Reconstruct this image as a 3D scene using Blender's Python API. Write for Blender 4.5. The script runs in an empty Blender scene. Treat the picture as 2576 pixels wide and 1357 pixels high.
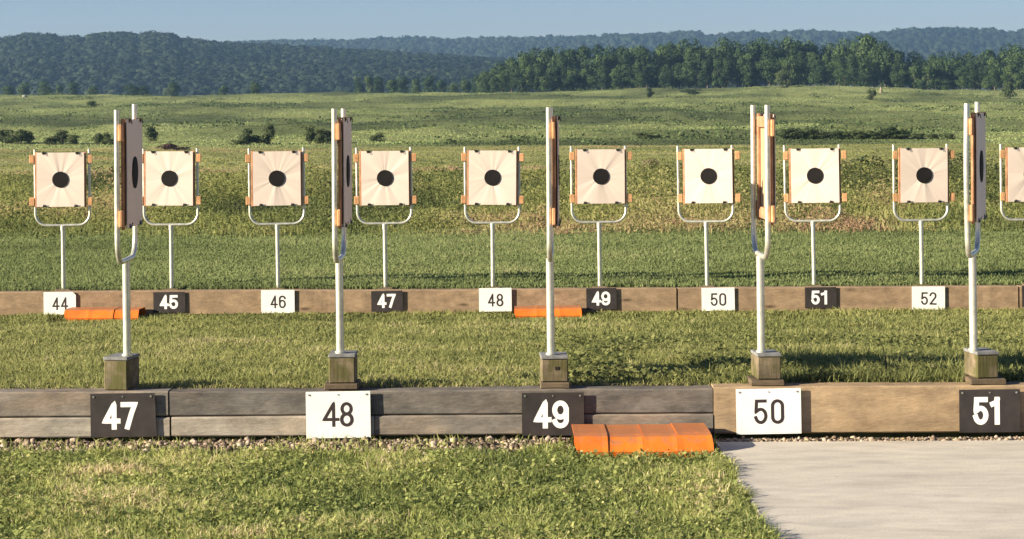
import bpy, math, random
import numpy as np
from mathutils import Vector, Matrix, Euler
rad = math.radians
random.seed(7)
rng = np.random.default_rng(11)
scene = bpy.context.scene
col = scene.collection

# ------------------------------------------------------------------ camera, sky, sun, exposure
F = 5000.0            # focal length in units where the picture is 2576 wide
CX, HY = 1288.0, 270.0
ROLL = rad(0.33)
EYE = 1.69
cam_d = bpy.data.cameras.new('camera')
cam_d.sensor_width = 36.0
cam_d.lens = F / 2576.0 * 36.0
cam_d.shift_y = -(678.5 - HY) / 2576.0
cam_d.clip_start = 0.1
cam_d.clip_end = 20000
cam = bpy.data.objects.new('camera', cam_d)
col.objects.link(cam)
cr, sr = math.cos(ROLL), math.sin(ROLL)
m = Matrix(((cr, sr, 0, 0), (0, 0, -1, 0), (-sr, cr, 0, EYE), (0, 0, 0, 1)))
cam.matrix_world = m
scene.camera = cam

SUN_EL, SUN_AZ = rad(18.0), rad(21.0)      # azimuth: from the left, this far round towards the camera
SV = Vector((-math.cos(SUN_AZ) * math.cos(SUN_EL), -math.sin(SUN_AZ) * math.cos(SUN_EL), math.sin(SUN_EL)))
world = bpy.data.worlds.new('World')
scene.world = world
world.use_nodes = True
wn = world.node_tree
bg = wn.nodes['Background']
sky = wn.nodes.new('ShaderNodeTexSky')
sky.sky_type = 'NISHITA'
sky.sun_disc = False
sky.sun_elevation = SUN_EL
sky.sun_rotation = math.atan2(SV.x, SV.y)
sky.altitude = 0
sky.air_density = 1.0
sky.dust_density = 0.1
sky.ozone_density = 5.0
tintn = wn.nodes.new('ShaderNodeMix'); tintn.data_type = 'RGBA'; tintn.blend_type = 'MULTIPLY'
tintn.inputs[0].default_value = 1.0
tintn.inputs[7].default_value = (0.99, 0.86, 0.93, 1)
wn.links.new(sky.outputs[0], tintn.inputs[6]); wn.links.new(tintn.outputs[2], bg.inputs[0])
bg.inputs[1].default_value = 0.043
sun_d = bpy.data.lights.new('sun', 'SUN')
sun_d.energy = 4.6
sun_d.angle = rad(0.5)
sun_d.color = (1.0, 0.89, 0.68)
sun = bpy.data.objects.new('sun', sun_d)
col.objects.link(sun)
sun.rotation_euler = SV.to_track_quat('Z', 'Y').to_euler()
scene.view_settings.view_transform = 'Standard'
scene.view_settings.look = 'None'
scene.view_settings.gamma = 1
scene.view_settings.exposure = 1.5
scene.cycles.volume_bounces = 0
scene.cycles.max_bounces = 6
scene.cycles.transparent_max_bounces = 6

# ------------------------------------------------------------------ helpers
def at(px, py, Y):
    u, v = (px - CX) / F, (HY - py) / F
    return Vector(((u * cr + v * sr) * Y, Y, EYE + (-u * sr + v * cr) * Y))

def tag(o, label=None, cat=None, group=None, kind=None):
    for k, v in (('label', label), ('category', cat), ('group', group), ('kind', kind)):
        if v:
            o[k] = v
    return o

def link(o, parent=None):
    col.objects.link(o)
    if parent is not None:
        o.parent = parent
    return o

def empty(name, loc=(0, 0, 0), rz=0.0, parent=None):
    o = bpy.data.objects.new(name, None)
    o.empty_display_size = 0.1
    o.location = loc
    o.rotation_euler = (0, 0, rz)
    return link(o, parent)

def np_mesh(name, V, Fc, attrs=None, mat=None, smooth=False):
    """V (n,3), Fc (m,k) uniform polygons"""
    me = bpy.data.meshes.new(name)
    V = np.asarray(V, dtype=np.float32)
    Fc = np.asarray(Fc, dtype=np.int32)
    k = Fc.shape[1]
    me.vertices.add(len(V))
    me.vertices.foreach_set('co', V.ravel())
    me.loops.add(Fc.size)
    me.loops.foreach_set('vertex_index', Fc.ravel())
    me.polygons.add(len(Fc))
    me.polygons.foreach_set('loop_start', np.arange(0, Fc.size, k, dtype=np.int32))
    me.polygons.foreach_set('loop_total', np.full(len(Fc), k, dtype=np.int32))
    if smooth:
        me.polygons.foreach_set('use_smooth', np.ones(len(Fc), dtype=bool))
    me.update(calc_edges=True)
    for an, av in (attrs or {}).items():
        av = np.asarray(av, dtype=np.float32)
        if av.ndim == 1:
            a = me.attributes.new(an, 'FLOAT', 'POINT')
            a.data.foreach_set('value', av)
        else:
            a = me.attributes.new(an, 'FLOAT_COLOR', 'POINT')
            a.data.foreach_set('color', np.hstack([av, np.ones((len(av), 1), np.float32)]).ravel())
    if mat:
        me.materials.append(mat)
    return me

class MB:
    """collects shapes, builds ONE mesh"""
    def __init__(s):
        s.v = []; s.f = []
    def add(s, vs, fs):
        n = len(s.v)
        s.v += [tuple(p) for p in vs]
        s.f += [tuple(i + n for i in f) for f in fs]
        return s
    def box(s, x0, x1, y0, y1, z0, z1, bev=0.0, M=None):
        if bev <= 0:
            vs = [(x, y, z) for x in (x0, x1) for y in (y0, y1) for z in (z0, z1)]
            fs = [(0, 1, 3, 2), (4, 6, 7, 5), (0, 4, 5, 1), (2, 3, 7, 6), (0, 2, 6, 4), (1, 5, 7, 3)]
        else:
            b = bev; vs = []; idx = {}
            for i, (x, sx) in enumerate(((x0, 1), (x1, -1))):
                for j, (y, sy) in enumerate(((y0, 1), (y1, -1))):
                    for k, (z, sz) in enumerate(((z0, 1), (z1, -1))):
                        for a in range(3):
                            p = [x + sx * b, y + sy * b, z + sz * b]
                            p[a] = (x, y, z)[a]
                            idx[i, j, k, a] = len(vs); vs.append(tuple(p))
            fs = []
            for a in range(3):
                o = [q for q in range(3) if q != a]
                for sd in (0, 1):
                    f = []
                    for (p, q) in ((0, 0), (1, 0), (1, 1), (0, 1)):
                        t = [0, 0, 0]; t[a] = sd; t[o[0]] = p; t[o[1]] = q
                        f.append(idx[t[0], t[1], t[2], a])
                    flip = (sd == 0) != (a == 1)
                    fs.append(tuple(f[::-1]) if flip else tuple(f))
            for a in range(3):          # edges along axis a
                o = [q for q in range(3) if q != a]
                for p in (0, 1):
                    for q in (0, 1):
                        t0 = [0, 0, 0]; t1 = [0, 0, 0]
                        t1[a] = 1
                        for t in (t0, t1):
                            t[o[0]] = p; t[o[1]] = q
                        f = [idx[(*t0, o[0])], idx[(*t1, o[0])], idx[(*t1, o[1])], idx[(*t0, o[1])]]
                        fs.append(tuple(f))
            for i in (0, 1):
                for j in (0, 1):
                    for k in (0, 1):
                        fs.append((idx[i, j, k, 0], idx[i, j, k, 1], idx[i, j, k, 2]))
        if M is not None:
            vs = [M @ Vector(p) for p in vs]
        return s.add(vs, fs)
    def tube(s, pts, r, n=12, caps=True):
        pts = [Vector(p) for p in pts]
        vs = []; fs = []
        up = Vector((0, 0, 1)); pn = None
        for i, p in enumerate(pts):
            d = (pts[min(i + 1, len(pts) - 1)] - pts[max(i - 1, 0)]).normalized()
            if pn is None:
                a = d.cross(up)
                if a.length < 1e-3:
                    a = d.cross(Vector((1, 0, 0)))
                pn = a.normalized()
            else:
                pn = (pn - d * pn.dot(d)).normalized()
            q = d.cross(pn)
            rr = r[i] if isinstance(r, (list, tuple)) else r
            for k in range(n):
                t = 2 * math.pi * k / n
                vs.append(p + pn * (rr * math.cos(t)) + q * (rr * math.sin(t)))
        for i in range(len(pts) - 1):
            for k in range(n):
                fs.append((i * n + k, i * n + (k + 1) % n, (i + 1) * n + (k + 1) % n, (i + 1) * n + k))
        if caps:
            fs.append(tuple(range(n))[::-1]); fs.append(tuple(range((len(pts) - 1) * n, len(pts) * n)))
        return s.add(vs, fs)
    def mesh(s, name, mat, smooth=False):
        me = bpy.data.meshes.new(name)
        me.from_pydata(s.v, [], s.f)
        me.update()
        if mat: me.materials.append(mat)
        import bmesh
        b = bmesh.new(); b.from_mesh(me)
        bmesh.ops.recalc_face_normals(b, faces=b.faces)
        b.to_mesh(me); b.free()
        if smooth:
            me.shade_smooth() if hasattr(me, 'shade_smooth') else None
            me.set_sharp_from_angle(angle=rad(40))
        return me
    def build(s, name, mat, parent=None, smooth=False, loc=None):
        o = bpy.data.objects.new(name, s.mesh(name, mat, smooth))
        if loc is not None: o.location = loc
        return link(o, parent)

def copy_tree(o, parent=None):
    c = o.copy(); col.objects.link(c)
    if parent is not None:
        c.parent = parent
    for ch in list(o.children):
        copy_tree(ch, c)
    return c

def vnoise(x, y, seed=0):
    """2-d value noise 0..1"""
    xi = np.floor(x).astype(np.int64); yi = np.floor(y).astype(np.int64)
    fx = x - xi; fy = y - yi
    fx = fx * fx * (3 - 2 * fx); fy = fy * fy * (3 - 2 * fy)
    def h(a, b):
        n = (a * 374761393 + b * 668265263 + seed * 974634777) & 0xffffffff
        n = ((n ^ (n >> 13)) * 1274126177) & 0xffffffff
        return ((n ^ (n >> 16)) & 0xffff) / 65535.0
    return (h(xi, yi) * (1 - fx) + h(xi + 1, yi) * fx) * (1 - fy) + (h(xi, yi + 1) * (1 - fx) + h(xi + 1, yi + 1) * fx) * fy

def fbm(x, y, seed=0, o=3):
    t = 0; a = 0.5; n = 0
    for i in range(o):
        t = t + a * vnoise(x * 2 ** i, y * 2 ** i, seed + i * 17); n += a; a *= 0.5
    return t / n

# ------------------------------------------------------------------ materials
def new_mat(name):
    mt = bpy.data.materials.new(name)
    mt.use_nodes = True
    nt = mt.node_tree
    return mt, nt, nt.nodes['Principled BSDF']

def N(nt, typ, **kw):
    n = nt.nodes.new(typ)
    for k, v in kw.items():
        if isinstance(k, str) and hasattr(n, k):
            setattr(n, k, v)
    return n

def ramp(nt, stops, src):
    r = nt.nodes.new('ShaderNodeValToRGB')
    while len(r.color_ramp.elements) > 1:
        r.color_ramp.elements.remove(r.color_ramp.elements[-1])
    r.color_ramp.elements[0].position = stops[0][0]
    r.color_ramp.elements[0].color = (*stops[0][1], 1)
    for p, c in stops[1:]:
        e = r.color_ramp.elements.new(p); e.color = (*c, 1)
    nt.links.new(src, r.inputs[0])
    return r.outputs[0]

def noise(nt, scale, vec=None, detail=4, rough=0.6, stretch=None):
    if vec is None:
        tc = nt.nodes.new('ShaderNodeTexCoord'); vec = tc.outputs['Object']
    if stretch:
        mp = nt.nodes.new('ShaderNodeMapping'); mp.inputs['Scale'].default_value = stretch
        nt.links.new(vec, mp.inputs[0]); vec = mp.outputs[0]
    n = nt.nodes.new('ShaderNodeTexNoise')
    n.inputs['Scale'].default_value = scale
    n.inputs['Detail'].default_value = detail
    n.inputs['Roughness'].default_value = rough
    nt.links.new(vec, n.inputs['Vector'])
    return n.outputs['Fac']

def mixc(nt, a, b, fac, mode='MIX'):
    mx = nt.nodes.new('ShaderNodeMix'); mx.data_type = 'RGBA'; mx.blend_type = mode
    for sck, v in ((mx.inputs[0], fac), (mx.inputs[6], a), (mx.inputs[7], b)):
        if hasattr(v, 'is_linked') or hasattr(v, 'links'):
            nt.links.new(v, sck)
        elif isinstance(v, (int, float)):
            sck.default_value = v
        else:
            sck.default_value = (*v, 1)
    return mx.outputs[2]

def bump(nt, b, h, strength=0.3, dist=0.01):
    bn = nt.nodes.new('ShaderNodeBump')
    bn.inputs['Strength'].default_value = strength
    bn.inputs['Distance'].default_value = dist
    nt.links.new(h, bn.inputs['Height'])
    nt.links.new(bn.outputs[0], b.inputs['Normal'])

def plain(name, c, rough=0.6, metal=0.0, var=0.15, scale=30.0, spec=0.5, bmp=0.0):
    mt, nt, b = new_mat(name)
    nz = noise(nt, scale)
    lo = tuple(max(0, x * (1 - var)) for x in c); hi = tuple(min(1, x * (1 + var)) for x in c)
    nt.links.new(ramp(nt, [(0.3, lo), (0.7, hi)], nz), b.inputs['Base Color'])
    b.inputs['Roughness'].default_value = rough
    b.inputs['Metallic'].default_value = metal
    b.inputs['Specular IOR Level'].default_value = spec
    if bmp: bump(nt, b, nz, bmp, 0.004)
    return mt

def foliage_mat(name, stops, transl=0.25, rnd=0.0, rough=0.75):
    """colour from the 'tint' value each leaf or blade carries"""
    mt, nt, b = new_mat(name)
    a = nt.nodes.new('ShaderNodeAttribute'); a.attribute_name = 'tint'
    src = a.outputs['Fac']
    if rnd:
        oi = nt.nodes.new('ShaderNodeObjectInfo')
        m1 = nt.nodes.new('ShaderNodeMath'); m1.operation = 'MULTIPLY_ADD'
        nt.links.new(oi.outputs['Random'], m1.inputs[0]); m1.inputs[1].default_value = rnd
        m1.inputs[2].default_value = -rnd / 2
        m2 = nt.nodes.new('ShaderNodeMath'); m2.operation = 'ADD'
        nt.links.new(m1.outputs[0], m2.inputs[0]); nt.links.new(src, m2.inputs[1])
        src = m2.outputs[0]
    c = ramp(nt, stops, src)
    nt.links.new(c, b.inputs['Base Color'])
    b.inputs['Roughness'].default_value = rough
    b.inputs['Specular IOR Level'].default_value = 0.2
    if transl:
        tr = nt.nodes.new('ShaderNodeBsdfTranslucent')
        nt.links.new(c, tr.inputs['Color'])
        ms = nt.nodes.new('ShaderNodeMixShader'); ms.inputs[0].default_value = transl
        nt.links.new(b.outputs[0], ms.inputs[1]); nt.links.new(tr.outputs[0], ms.inputs[2])
        nt.links.new(ms.outputs[0], nt.nodes['Material Output'].inputs['Surface'])
    return mt

def wood_mat(name, dark, light, grain=(6.5, 18, 30), knot=True, mould=None, rough=0.85, gs=3.0, warm=0.0):
    mt, nt, b = new_mat(name)
    tc = nt.nodes.new('ShaderNodeTexCoord')
    oi = nt.nodes.new('ShaderNodeObjectInfo')
    ad = nt.nodes.new('ShaderNodeVectorMath'); ad.operation = 'ADD'
    cb = nt.nodes.new('ShaderNodeCombineXYZ')
    mu = nt.nodes.new('ShaderNodeMath'); mu.operation = 'MULTIPLY'; mu.inputs[1].default_value = 50
    nt.links.new(oi.outputs['Random'], mu.inputs[0])
    nt.links.new(mu.outputs[0], cb.inputs[0]); nt.links.new(mu.outputs[0], cb.inputs[2])
    nt.links.new(tc.outputs['Object'], ad.inputs[0]); nt.links.new(cb.outputs[0], ad.inputs[1])
    v = ad.outputs[0]
    g = noise(nt, gs, v, 6, 0.65, grain)
    big = noise(nt, 3.4, v, 5, 0.7, (1.0, 3, 3.0))
    c1 = ramp(nt, [(0.28, dark), (0.72, light)], g)
    c2 = ramp(nt, [(0.3, tuple(x * 0.72 for x in dark)), (0.7, tuple(min(1, x * 1.12) for x in light))], big)
    c = mixc(nt, c1, c2, 0.62)
    bl = noise(nt, 7.5, v, 4, 0.65, (1.0, 1.5, 1.6))
    c = mixc(nt, c, ramp(nt, [(0.34, (0.78, 0.78, 0.80)), (0.5, (1, 1, 1)), (0.68, (1.25, 1.22, 1.18))], bl), 0.8, 'MULTIPLY')
    if knot:
        mp = nt.nodes.new('ShaderNodeMapping'); mp.inputs['Scale'].default_value = (1.7, 1, 6.0)
        nt.links.new(v, mp.inputs[0])
        vo = nt.nodes.new('ShaderNodeTexVoronoi'); vo.inputs['Scale'].default_value = 1.0
        nt.links.new(mp.outputs[0], vo.inputs['Vector'])
        k = ramp(nt, [(0.03, (1, 1, 1)), (0.06, (0.75, 0.75, 0.75)), (0.10, (0.3, 0.3, 0.3)), (0.16, (0, 0, 0))], vo.outputs['Distance'])
        c = mixc(nt, c, tuple(x * 0.45 for x in dark), k)
    if mould is not None:
        mn = noise(nt, 9.0, v, 3, 0.6)
        k = ramp(nt, [(0.42, (0, 0, 0)), (0.6, (0.85, 0.85, 0.85))], mn)
        c = mixc(nt, c, mould, k)
    if warm:
        wn_ = noise(nt, 1.6, v, 4, 0.6, (1.0, 2.0, 4.0))
        c = mixc(nt, c, ramp(nt, [(0.42, (1, 1, 1)), (0.62, (1.5, 1.16, 0.86))], wn_), warm, 'MULTIPLY')
    nt.links.new(c, b.inputs['Base Color'])
    b.inputs['Roughness'].default_value = rough
    b.inputs['Specular IOR Level'].default_value = 0.25
    bump(nt, b, g, 0.6, 0.006)
    return mt

M = {}
M['steel'] = plain('galvanised_steel', (0.62, 0.61, 0.52), 0.38, 0.55, 0.22, 18)
M['cap'] = plain('weathered_plate', (0.17, 0.17, 0.17), 0.8, 0.0, 0.45, 14)
M['bracket'] = wood_mat('sawn_block', (0.46, 0.23, 0.105), (0.66, 0.37, 0.19), grain=(20, 20, 2), knot=False, gs=3)
M['rail'] = wood_mat('sawn_pine_shaded', (0.34, 0.16, 0.085), (0.54, 0.29, 0.16), grain=(20, 20, 2), knot=False, gs=3)  # darker and redder than the brackets: shade of the uprights put into the colour
M['clip'] = plain('black_clip', (0.02, 0.018, 0.016), 0.4, 0.0)
M['bull'] = plain('bull_ink', (0.012, 0.010, 0.010), 0.8, 0, 0.3, 12, 0.2)
M['white'] = plain('white_plastic', (0.82, 0.81, 0.77), 0.45, 0, 0.07, 9)
M['black'] = plain('black_plastic', (0.034, 0.027, 0.026), 0.5, 0, 0.4, 9)
M['ink'] = plain('dark_ink', (0.03, 0.018, 0.02), 0.6, 0, 0.1, 8)
M['paint'] = plain('white_vinyl', (0.88, 0.87, 0.83), 0.5, 0, 0.03, 8)
M['screw'] = plain('screw_head', (0.45, 0.43, 0.40), 0.4, 0.7)
M['grey_wood'] = wood_mat('weathered_timber', (0.10, 0.093, 0.085), (0.27, 0.235, 0.2), warm=0.35)
M['dark_wood'] = wood_mat('dark_weathered_timber', (0.060, 0.057, 0.056), (0.20, 0.18, 0.16), warm=0.25)
M['grey_wood_light'] = wood_mat('weathered_timber_pale', (0.20, 0.178, 0.15), (0.43, 0.385, 0.325), warm=0.2)
M['tan_wood'] = wood_mat('treated_board', (0.26, 0.18, 0.105), (0.42, 0.305, 0.19))
M['brown_wood'] = wood_mat('treated_timber', (0.21, 0.14, 0.085), (0.37, 0.26, 0.165))
M['post_wood'] = wood_mat('mossy_post', (0.095, 0.072, 0.045), (0.24, 0.19, 0.125), grain=(12, 12, 1.5), knot=False, mould=(0.075, 0.072, 0.02))
M['plinth_wood'] = wood_mat('dark_plinth', (0.06, 0.045, 0.03), (0.17, 0.125, 0.08), knot=False)
M['card'] = plain('corrugated_card', (0.46, 0.29, 0.17), 0.85, 0, 0.15, 12)
M['bark'] = plain('bark', (0.10, 0.08, 0.06), 0.9, 0, 0.4, 3)
M['stake'] = plain('dead_stalk', (0.05, 0.045, 0.03), 0.9)

def orange_mat():
    mt, nt, b = new_mat('orange_plastic')
    n1 = noise(nt, 5.0, None, 4, 0.6)
    n2 = noise(nt, 24.0, None, 5, 0.7)
    c = ramp(nt, [(0.3, (0.66, 0.12, 0.008)), (0.65, (0.82, 0.185, 0.012))], n1)
    k = ramp(nt, [(0.54, (0, 0, 0)), (0.68, (0.7, 0.7, 0.7))], n2)
    c = mixc(nt, c, (0.46, 0.13, 0.035), k)
    nt.links.new(c, b.inputs['Base Color'])
    ge = nt.nodes.new('ShaderNodeNewGeometry'); sz_ = nt.nodes.new('ShaderNodeSeparateXYZ')
    nt.links.new(ge.outputs['True Normal'], sz_.inputs[0])
    ad_ = nt.nodes.new('ShaderNodeMath'); ad_.operation = 'MULTIPLY_ADD'; ad_.inputs[1].default_value = 0.5; scl = 1
    hf = nt.nodes.new('ShaderNodeMath'); hf.operation = 'MULTIPLY'; hf.inputs[1].default_value = 0.5; nt.links.new(sz_.outputs[2], hf.inputs[0])
    nt.links.new(n2, ad_.inputs[0]); nt.links.new(hf.outputs[0], ad_.inputs[2])
    k2 = ramp(nt, [(0.62, (0, 0, 0)), (0.72, (0.75, 0.75, 0.75))], ad_.outputs[0])      # grime settled on the flat top
    c = mixc(nt, c, (0.34, 0.16, 0.07), k2)
    nt.links.new(c, b.inputs['Base Color'])
    b.inputs['Roughness'].default_value = 0.55
    bump(nt, b, n2, 0.2, 0.004)
    return mt
M['orange'] = orange_mat()

def paper_mat():
    """buff target paper pulled into creases that run out from the bull"""
    mt, nt, b = new_mat('buff_paper')
    tc = nt.nodes.new('ShaderNodeTexCoord')
    oi = nt.nodes.new('ShaderNodeObjectInfo')
    sp = nt.nodes.new('ShaderNodeSeparateXYZ'); nt.links.new(tc.outputs['Object'], sp.inputs[0])
    at2 = nt.nodes.new('ShaderNodeMath'); at2.operation = 'ARCTAN2'
    nt.links.new(sp.outputs[0], at2.inputs[0]); nt.links.new(sp.outputs[2], at2.inputs[1])
    cb = nt.nodes.new('ShaderNodeCombineXYZ')
    co = nt.nodes.new('ShaderNodeMath'); co.operation = 'SINE'; nt.links.new(at2.outputs[0], co.inputs[0])
    cc = nt.nodes.new('ShaderNodeMath'); cc.operation = 'COSINE'; nt.links.new(at2.outputs[0], cc.inputs[0])
    mu = nt.nodes.new('ShaderNodeMath'); mu.operation = 'MULTIPLY'; mu.inputs[1].default_value = 40
    nt.links.new(oi.outputs['Random'], mu.inputs[0])
    nt.links.new(co.outputs[0], cb.inputs[0]); nt.links.new(cc.outputs[0], cb.inputs[1]); nt.links.new(mu.outputs[0], cb.inputs[2])
    cr_ = noise(nt, 1.15, cb.outputs[0], 2, 0.5)
    fl = noise(nt, 3.0, None, 2, 0.5)
    c = ramp(nt, [(0.3, (0.69, 0.57, 0.49)), (0.7, (0.75, 0.625, 0.545))], fl)
    nt.links.new(c, b.inputs['Base Color'])
    b.inputs['Roughness'].default_value = 0.6
    b.inputs['Specular IOR Level'].default_value = 0.3
    bump(nt, b, cr_, 0.42, 0.045)
    return mt
M['paper'] = paper_mat()

# ------------------------------------------------------------------ terrain
GY = [-200, 10.12, 10.14, 18.9, 19.86, 19.88, 28.5, 60, 110, 185, 250, 400, 620, 700, 900, 20000]
GZ = [0.0, 0.0, 0.245, -0.365, -0.37, -0.135, -0.14, -0.55, -1.15, -2.0, -1.35, 1.3, 6.1, 5.2, 4.0, 4.0]
def ground_z(x, y):
    x = np.asarray(x, float); y = np.asarray(y, float)
    z = np.interp(y, GY, GZ)
    far = np.clip((y - 185) / 60, 0, 1) * np.clip((800 - y) / 150, 0, 1)
    z = z + far * ((fbm(x / 34 + 9, y / 24, 3) - 0.5) * 2.0 + (fbm(x / 9, y / 10, 5) - 0.5) * 1.3)
    # the far edge of the field lifts a little towards the middle right
    z = z + np.clip((y - 420) / 200, 0, 1) * np.clip((800 - y) / 150, 0, 1) * 1.6 * np.exp(-((x / np.maximum(y, 1) - 0.13) / 0.07) ** 2)
    mid = np.clip((y - 29) / 12, 0, 1) * np.clip((200 - y) / 20, 0, 1)
    z = z + mid * ((fbm(x / 7 + 3, y / 6, 8) - 0.5) * 0.35 + (fbm(x / 1.3, y / 1.6, 9) - 0.5) * 0.28)
    near = np.clip((y - 10.3) / 0.5, 0, 1) * np.clip((19.0 - y) / 0.5, 0, 1)
    z = z + near * (fbm(x / 0.9, y / 0.9, 12) - 0.5) * 0.05
    return z

def ground_hit(px, py):
    prev = None
    for Y in list(np.arange(20, 200, 1.0)) + list(np.arange(200, 700, 2.0)):
        p = at(px, py, Y)
        if p.z <= float(ground_z(p.x, Y)):
            return Vector((p.x, Y, float(ground_z(p.x, Y))))
    p = at(px, py, 620); return Vector((p.x, 620, float(ground_z(p.x, 620))))

def zone_colour(x, y):
    n = len(x)
    def c3(t): return np.tile(np.array(t, float), (n, 1))
    big = fbm(x / 9, y / 5, 31)[:, None]
    soil = c3((0.14, 0.14, 0.06)); berm = c3((0.21, 0.205, 0.08)); mown = c3((0.235, 0.25, 0.11))
    weeds = c3((0.19, 0.21, 0.07)) * (1 - big) + c3((0.27, 0.25, 0.10)) * big
    fb = np.clip((fbm(x / 26, y / 45, 101)[:, None] - 0.5) * 2.2 + 0.5, 0, 1)
    fld = c3((0.095, 0.115, 0.045)) * (1 - fb) + c3((0.25, 0.27, 0.105)) * fb
    gold = c3((0.28, 0.28, 0.115))
    Y = y[:, None]
    def st(a, b): return np.clip((Y - a) / (b - a), 0, 1)
    c = soil + (berm - soil) * st(10.1, 10.2)
    c = c + (mown - c) * st(19.8, 19.9)
    c = c + (weeds - c) * st(28.3, 28.9)
    c = c + (gold * (0.75 + 0.5 * big) - c) * st(50, 75)
    c = c + (fld - c) * st(182, 190)
    return c

ys = np.concatenate([np.linspace(-30, 5, 12), np.linspace(5.5, 10.10, 24), [10.12, 10.14], np.linspace(10.18, 19.7, 70), [19.86, 19.88], np.linspace(19.95, 28.4, 50), np.linspace(28.5, 100, 110), np.linspace(100.8, 260, 110), np.linspace(262, 760, 180), np.geomspace(775, 12000, 40)])
us = np.concatenate([np.linspace(-1.0, -0.34, 24), np.linspace(-0.33, 0.33, 260), np.linspace(0.34, 1.0, 24)])
UU, YY = np.meshgrid(us, ys)
XX = UU * (np.abs(YY) + 14)
ZZ = ground_z(XX, YY)
ny_, nx_ = XX.shape
ii = np.arange(ny_ * nx_).reshape(ny_, nx_)
quads = np.stack([ii[:-1, :-1], ii[:-1, 1:], ii[1:, 1:], ii[1:, :-1]], -1).reshape(-1, 4)
def ground_mat():
    mt, nt, b = new_mat('field_ground')
    a = nt.nodes.new('ShaderNodeAttribute'); a.attribute_name = 'soilc'
    n1 = noise(nt, 0.35, None, 8, 0.75)
    n2 = noise(nt, 14.0, None, 5, 0.75)
    k1 = ramp(nt, [(0.3, (0.72, 0.74, 0.68)), (0.7, (1.25, 1.22, 1.2))], n1)
    k2 = ramp(nt, [(0.3, (0.6, 0.6, 0.6)), (0.7, (1.35, 1.35, 1.3))], n2)
    c = mixc(nt, a.outputs['Color'], k1, 1.0, 'MULTIPLY')
    c = mixc(nt, c, k2, 1.0, 'MULTIPLY')
    nt.links.new(c, b.inputs['Base Color'])
    b.inputs['Roughness'].default_value = 0.95
    b.inputs['Specular IOR Level'].default_value = 0.1
    bump(nt, b, n2, 0.5, 0.03)
    return mt
V = np.stack([XX, YY, ZZ], -1).reshape(-1, 3)
g = bpy.data.objects.new('ground', np_mesh('ground', V, quads, {'soilc': zone_colour(V[:, 0], V[:, 1])}, ground_mat(), True))
link(g); tag(g, 'grassy range floor running out to the field edge', None, None, 'structure')

# concrete pad at the right
def concrete_mat():
    mt, nt, b = new_mat('concrete')
    n1 = noise(nt, 2.2, None, 6, 0.7, (0.7, 1.1, 1))
    n2 = noise(nt, 90.0, None, 4, 0.7)
    n3 = noise(nt, 5.0, None, 5, 0.65, (0.7, 1.8, 1))
    n4 = noise(nt, 26.0, None, 2, 0.5)
    c = ramp(nt, [(0.3, (0.51, 0.455, 0.375)), (0.7, (0.63, 0.57, 0.48))], n1)
    k = ramp(nt, [(0.3, (0.84, 0.84, 0.84)), (0.7, (1.1, 1.1, 1.1))], n2)
    c = mixc(nt, c, k, 1.0, 'MULTIPLY')
    k = ramp(nt, [(0.35, (0.84, 0.84, 0.86)), (0.6, (1.05, 1.05, 1.05))], n3)
    c = mixc(nt, c, k, 1.0, 'MULTIPLY')
    c = mixc(nt, c, ramp(nt, [(0.70, (1, 1, 1)), (0.76, (0.62, 0.60, 0.56))], n4), 0.7, 'MULTIPLY')
    nt.links.new(c, b.inputs['Base Color'])
    b.inputs['Roughness'].default_value = 0.9
    bump(nt, b, n2, 0.25, 0.003)
    return mt
o = MB().box(1.0, 6.5, 3.0, 9.87, -0.10, 0.022, 0.006).build('concrete_path', concrete_mat())
tag(o, 'pale concrete slab in front of the tan board', None, None, 'structure')

# ------------------------------------------------------------------ timber walls
WALL1, WALL2 = 10.06, 19.80
PX1, PX2 = F / WALL1, F / WALL2
def rough_box(name, mat, x0, x1, y0, y1, z0, z1, parent, seed, amp=0.004):
    """long timber with softened, slightly wavering edges"""
    n = max(4, int((x1 - x0) / 0.07))
    vs = []; fs = []
    b = 0.007
    prof = [(0, b), (b, 0), (1 - b, 0), (1, b), (1, 1 - b), (1 - b, 1), (b, 1), (0, 1 - b)]
    w, h = y1 - y0, z1 - z0
    rr = np.random.default_rng(seed)
    wob = np.cumsum(rr.normal(0, 0.3, (n + 1, 2)), axis=0); wob -= np.linspace(0, 1, n + 1)[:, None] * wob[-1]
    xm = (x0 + x1) / 2
    for i in range(n + 1):
        x = x0 + (x1 - x0) * i / n
        for (py, pz) in prof:
            yy = y0 + (b if py == b else w - b if py == 1 - b else py * w)
            zz = z0 + (b if pz == b else h - b if pz == 1 - b else pz * h)
            if py < 0.5: yy += amp * 0.5 * math.tanh(wob[i, 0]) + rr.normal(0, amp * 0.12)
            if pz > 0.5: zz += amp * math.tanh(wob[i, 1] * 0.6) + rr.normal(0, amp * 0.15)
            vs.append((x - xm, yy - y0, zz - z0))
    for i in range(n):
        for k in range(8):
            fs.append((i * 8 + k, i * 8 + (k + 1) % 8, (i + 1) * 8 + (k + 1) % 8, (i + 1) * 8 + k))
    fs.append(tuple(range(8))[::-1]); fs.append(tuple(range(n * 8, n * 8 + 8)))
    o = MB().add(vs, fs).build(name, mat, parent)
    o.location = (xm, y0, z0)
    return o
def wx(px, D): return (px - CX) / F * D
zt1 = 0.262
w1 = empty('timber_wall', (0, WALL1, 0))
tag(w1, 'front low retaining wall of stacked grey timbers ending in a tan board', 'retaining wall')
def wpart(*a):
    o = rough_box(*a[:2], *a[2:])
    o.location.y -= WALL1
    return o
X1 = lambda p: wx(p, WALL1)
def wp(name, mat, xa, xb, z0, z1, seed, dy=0.0, label=None, amp=0.004, D=WALL1, par=None):
    o = rough_box(name, mat, xa, xb, D + dy, D + dy + 0.14, z0, z1, par, seed, amp)
    o.location.y -= D
    if label: o['label'] = label
    return o
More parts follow.
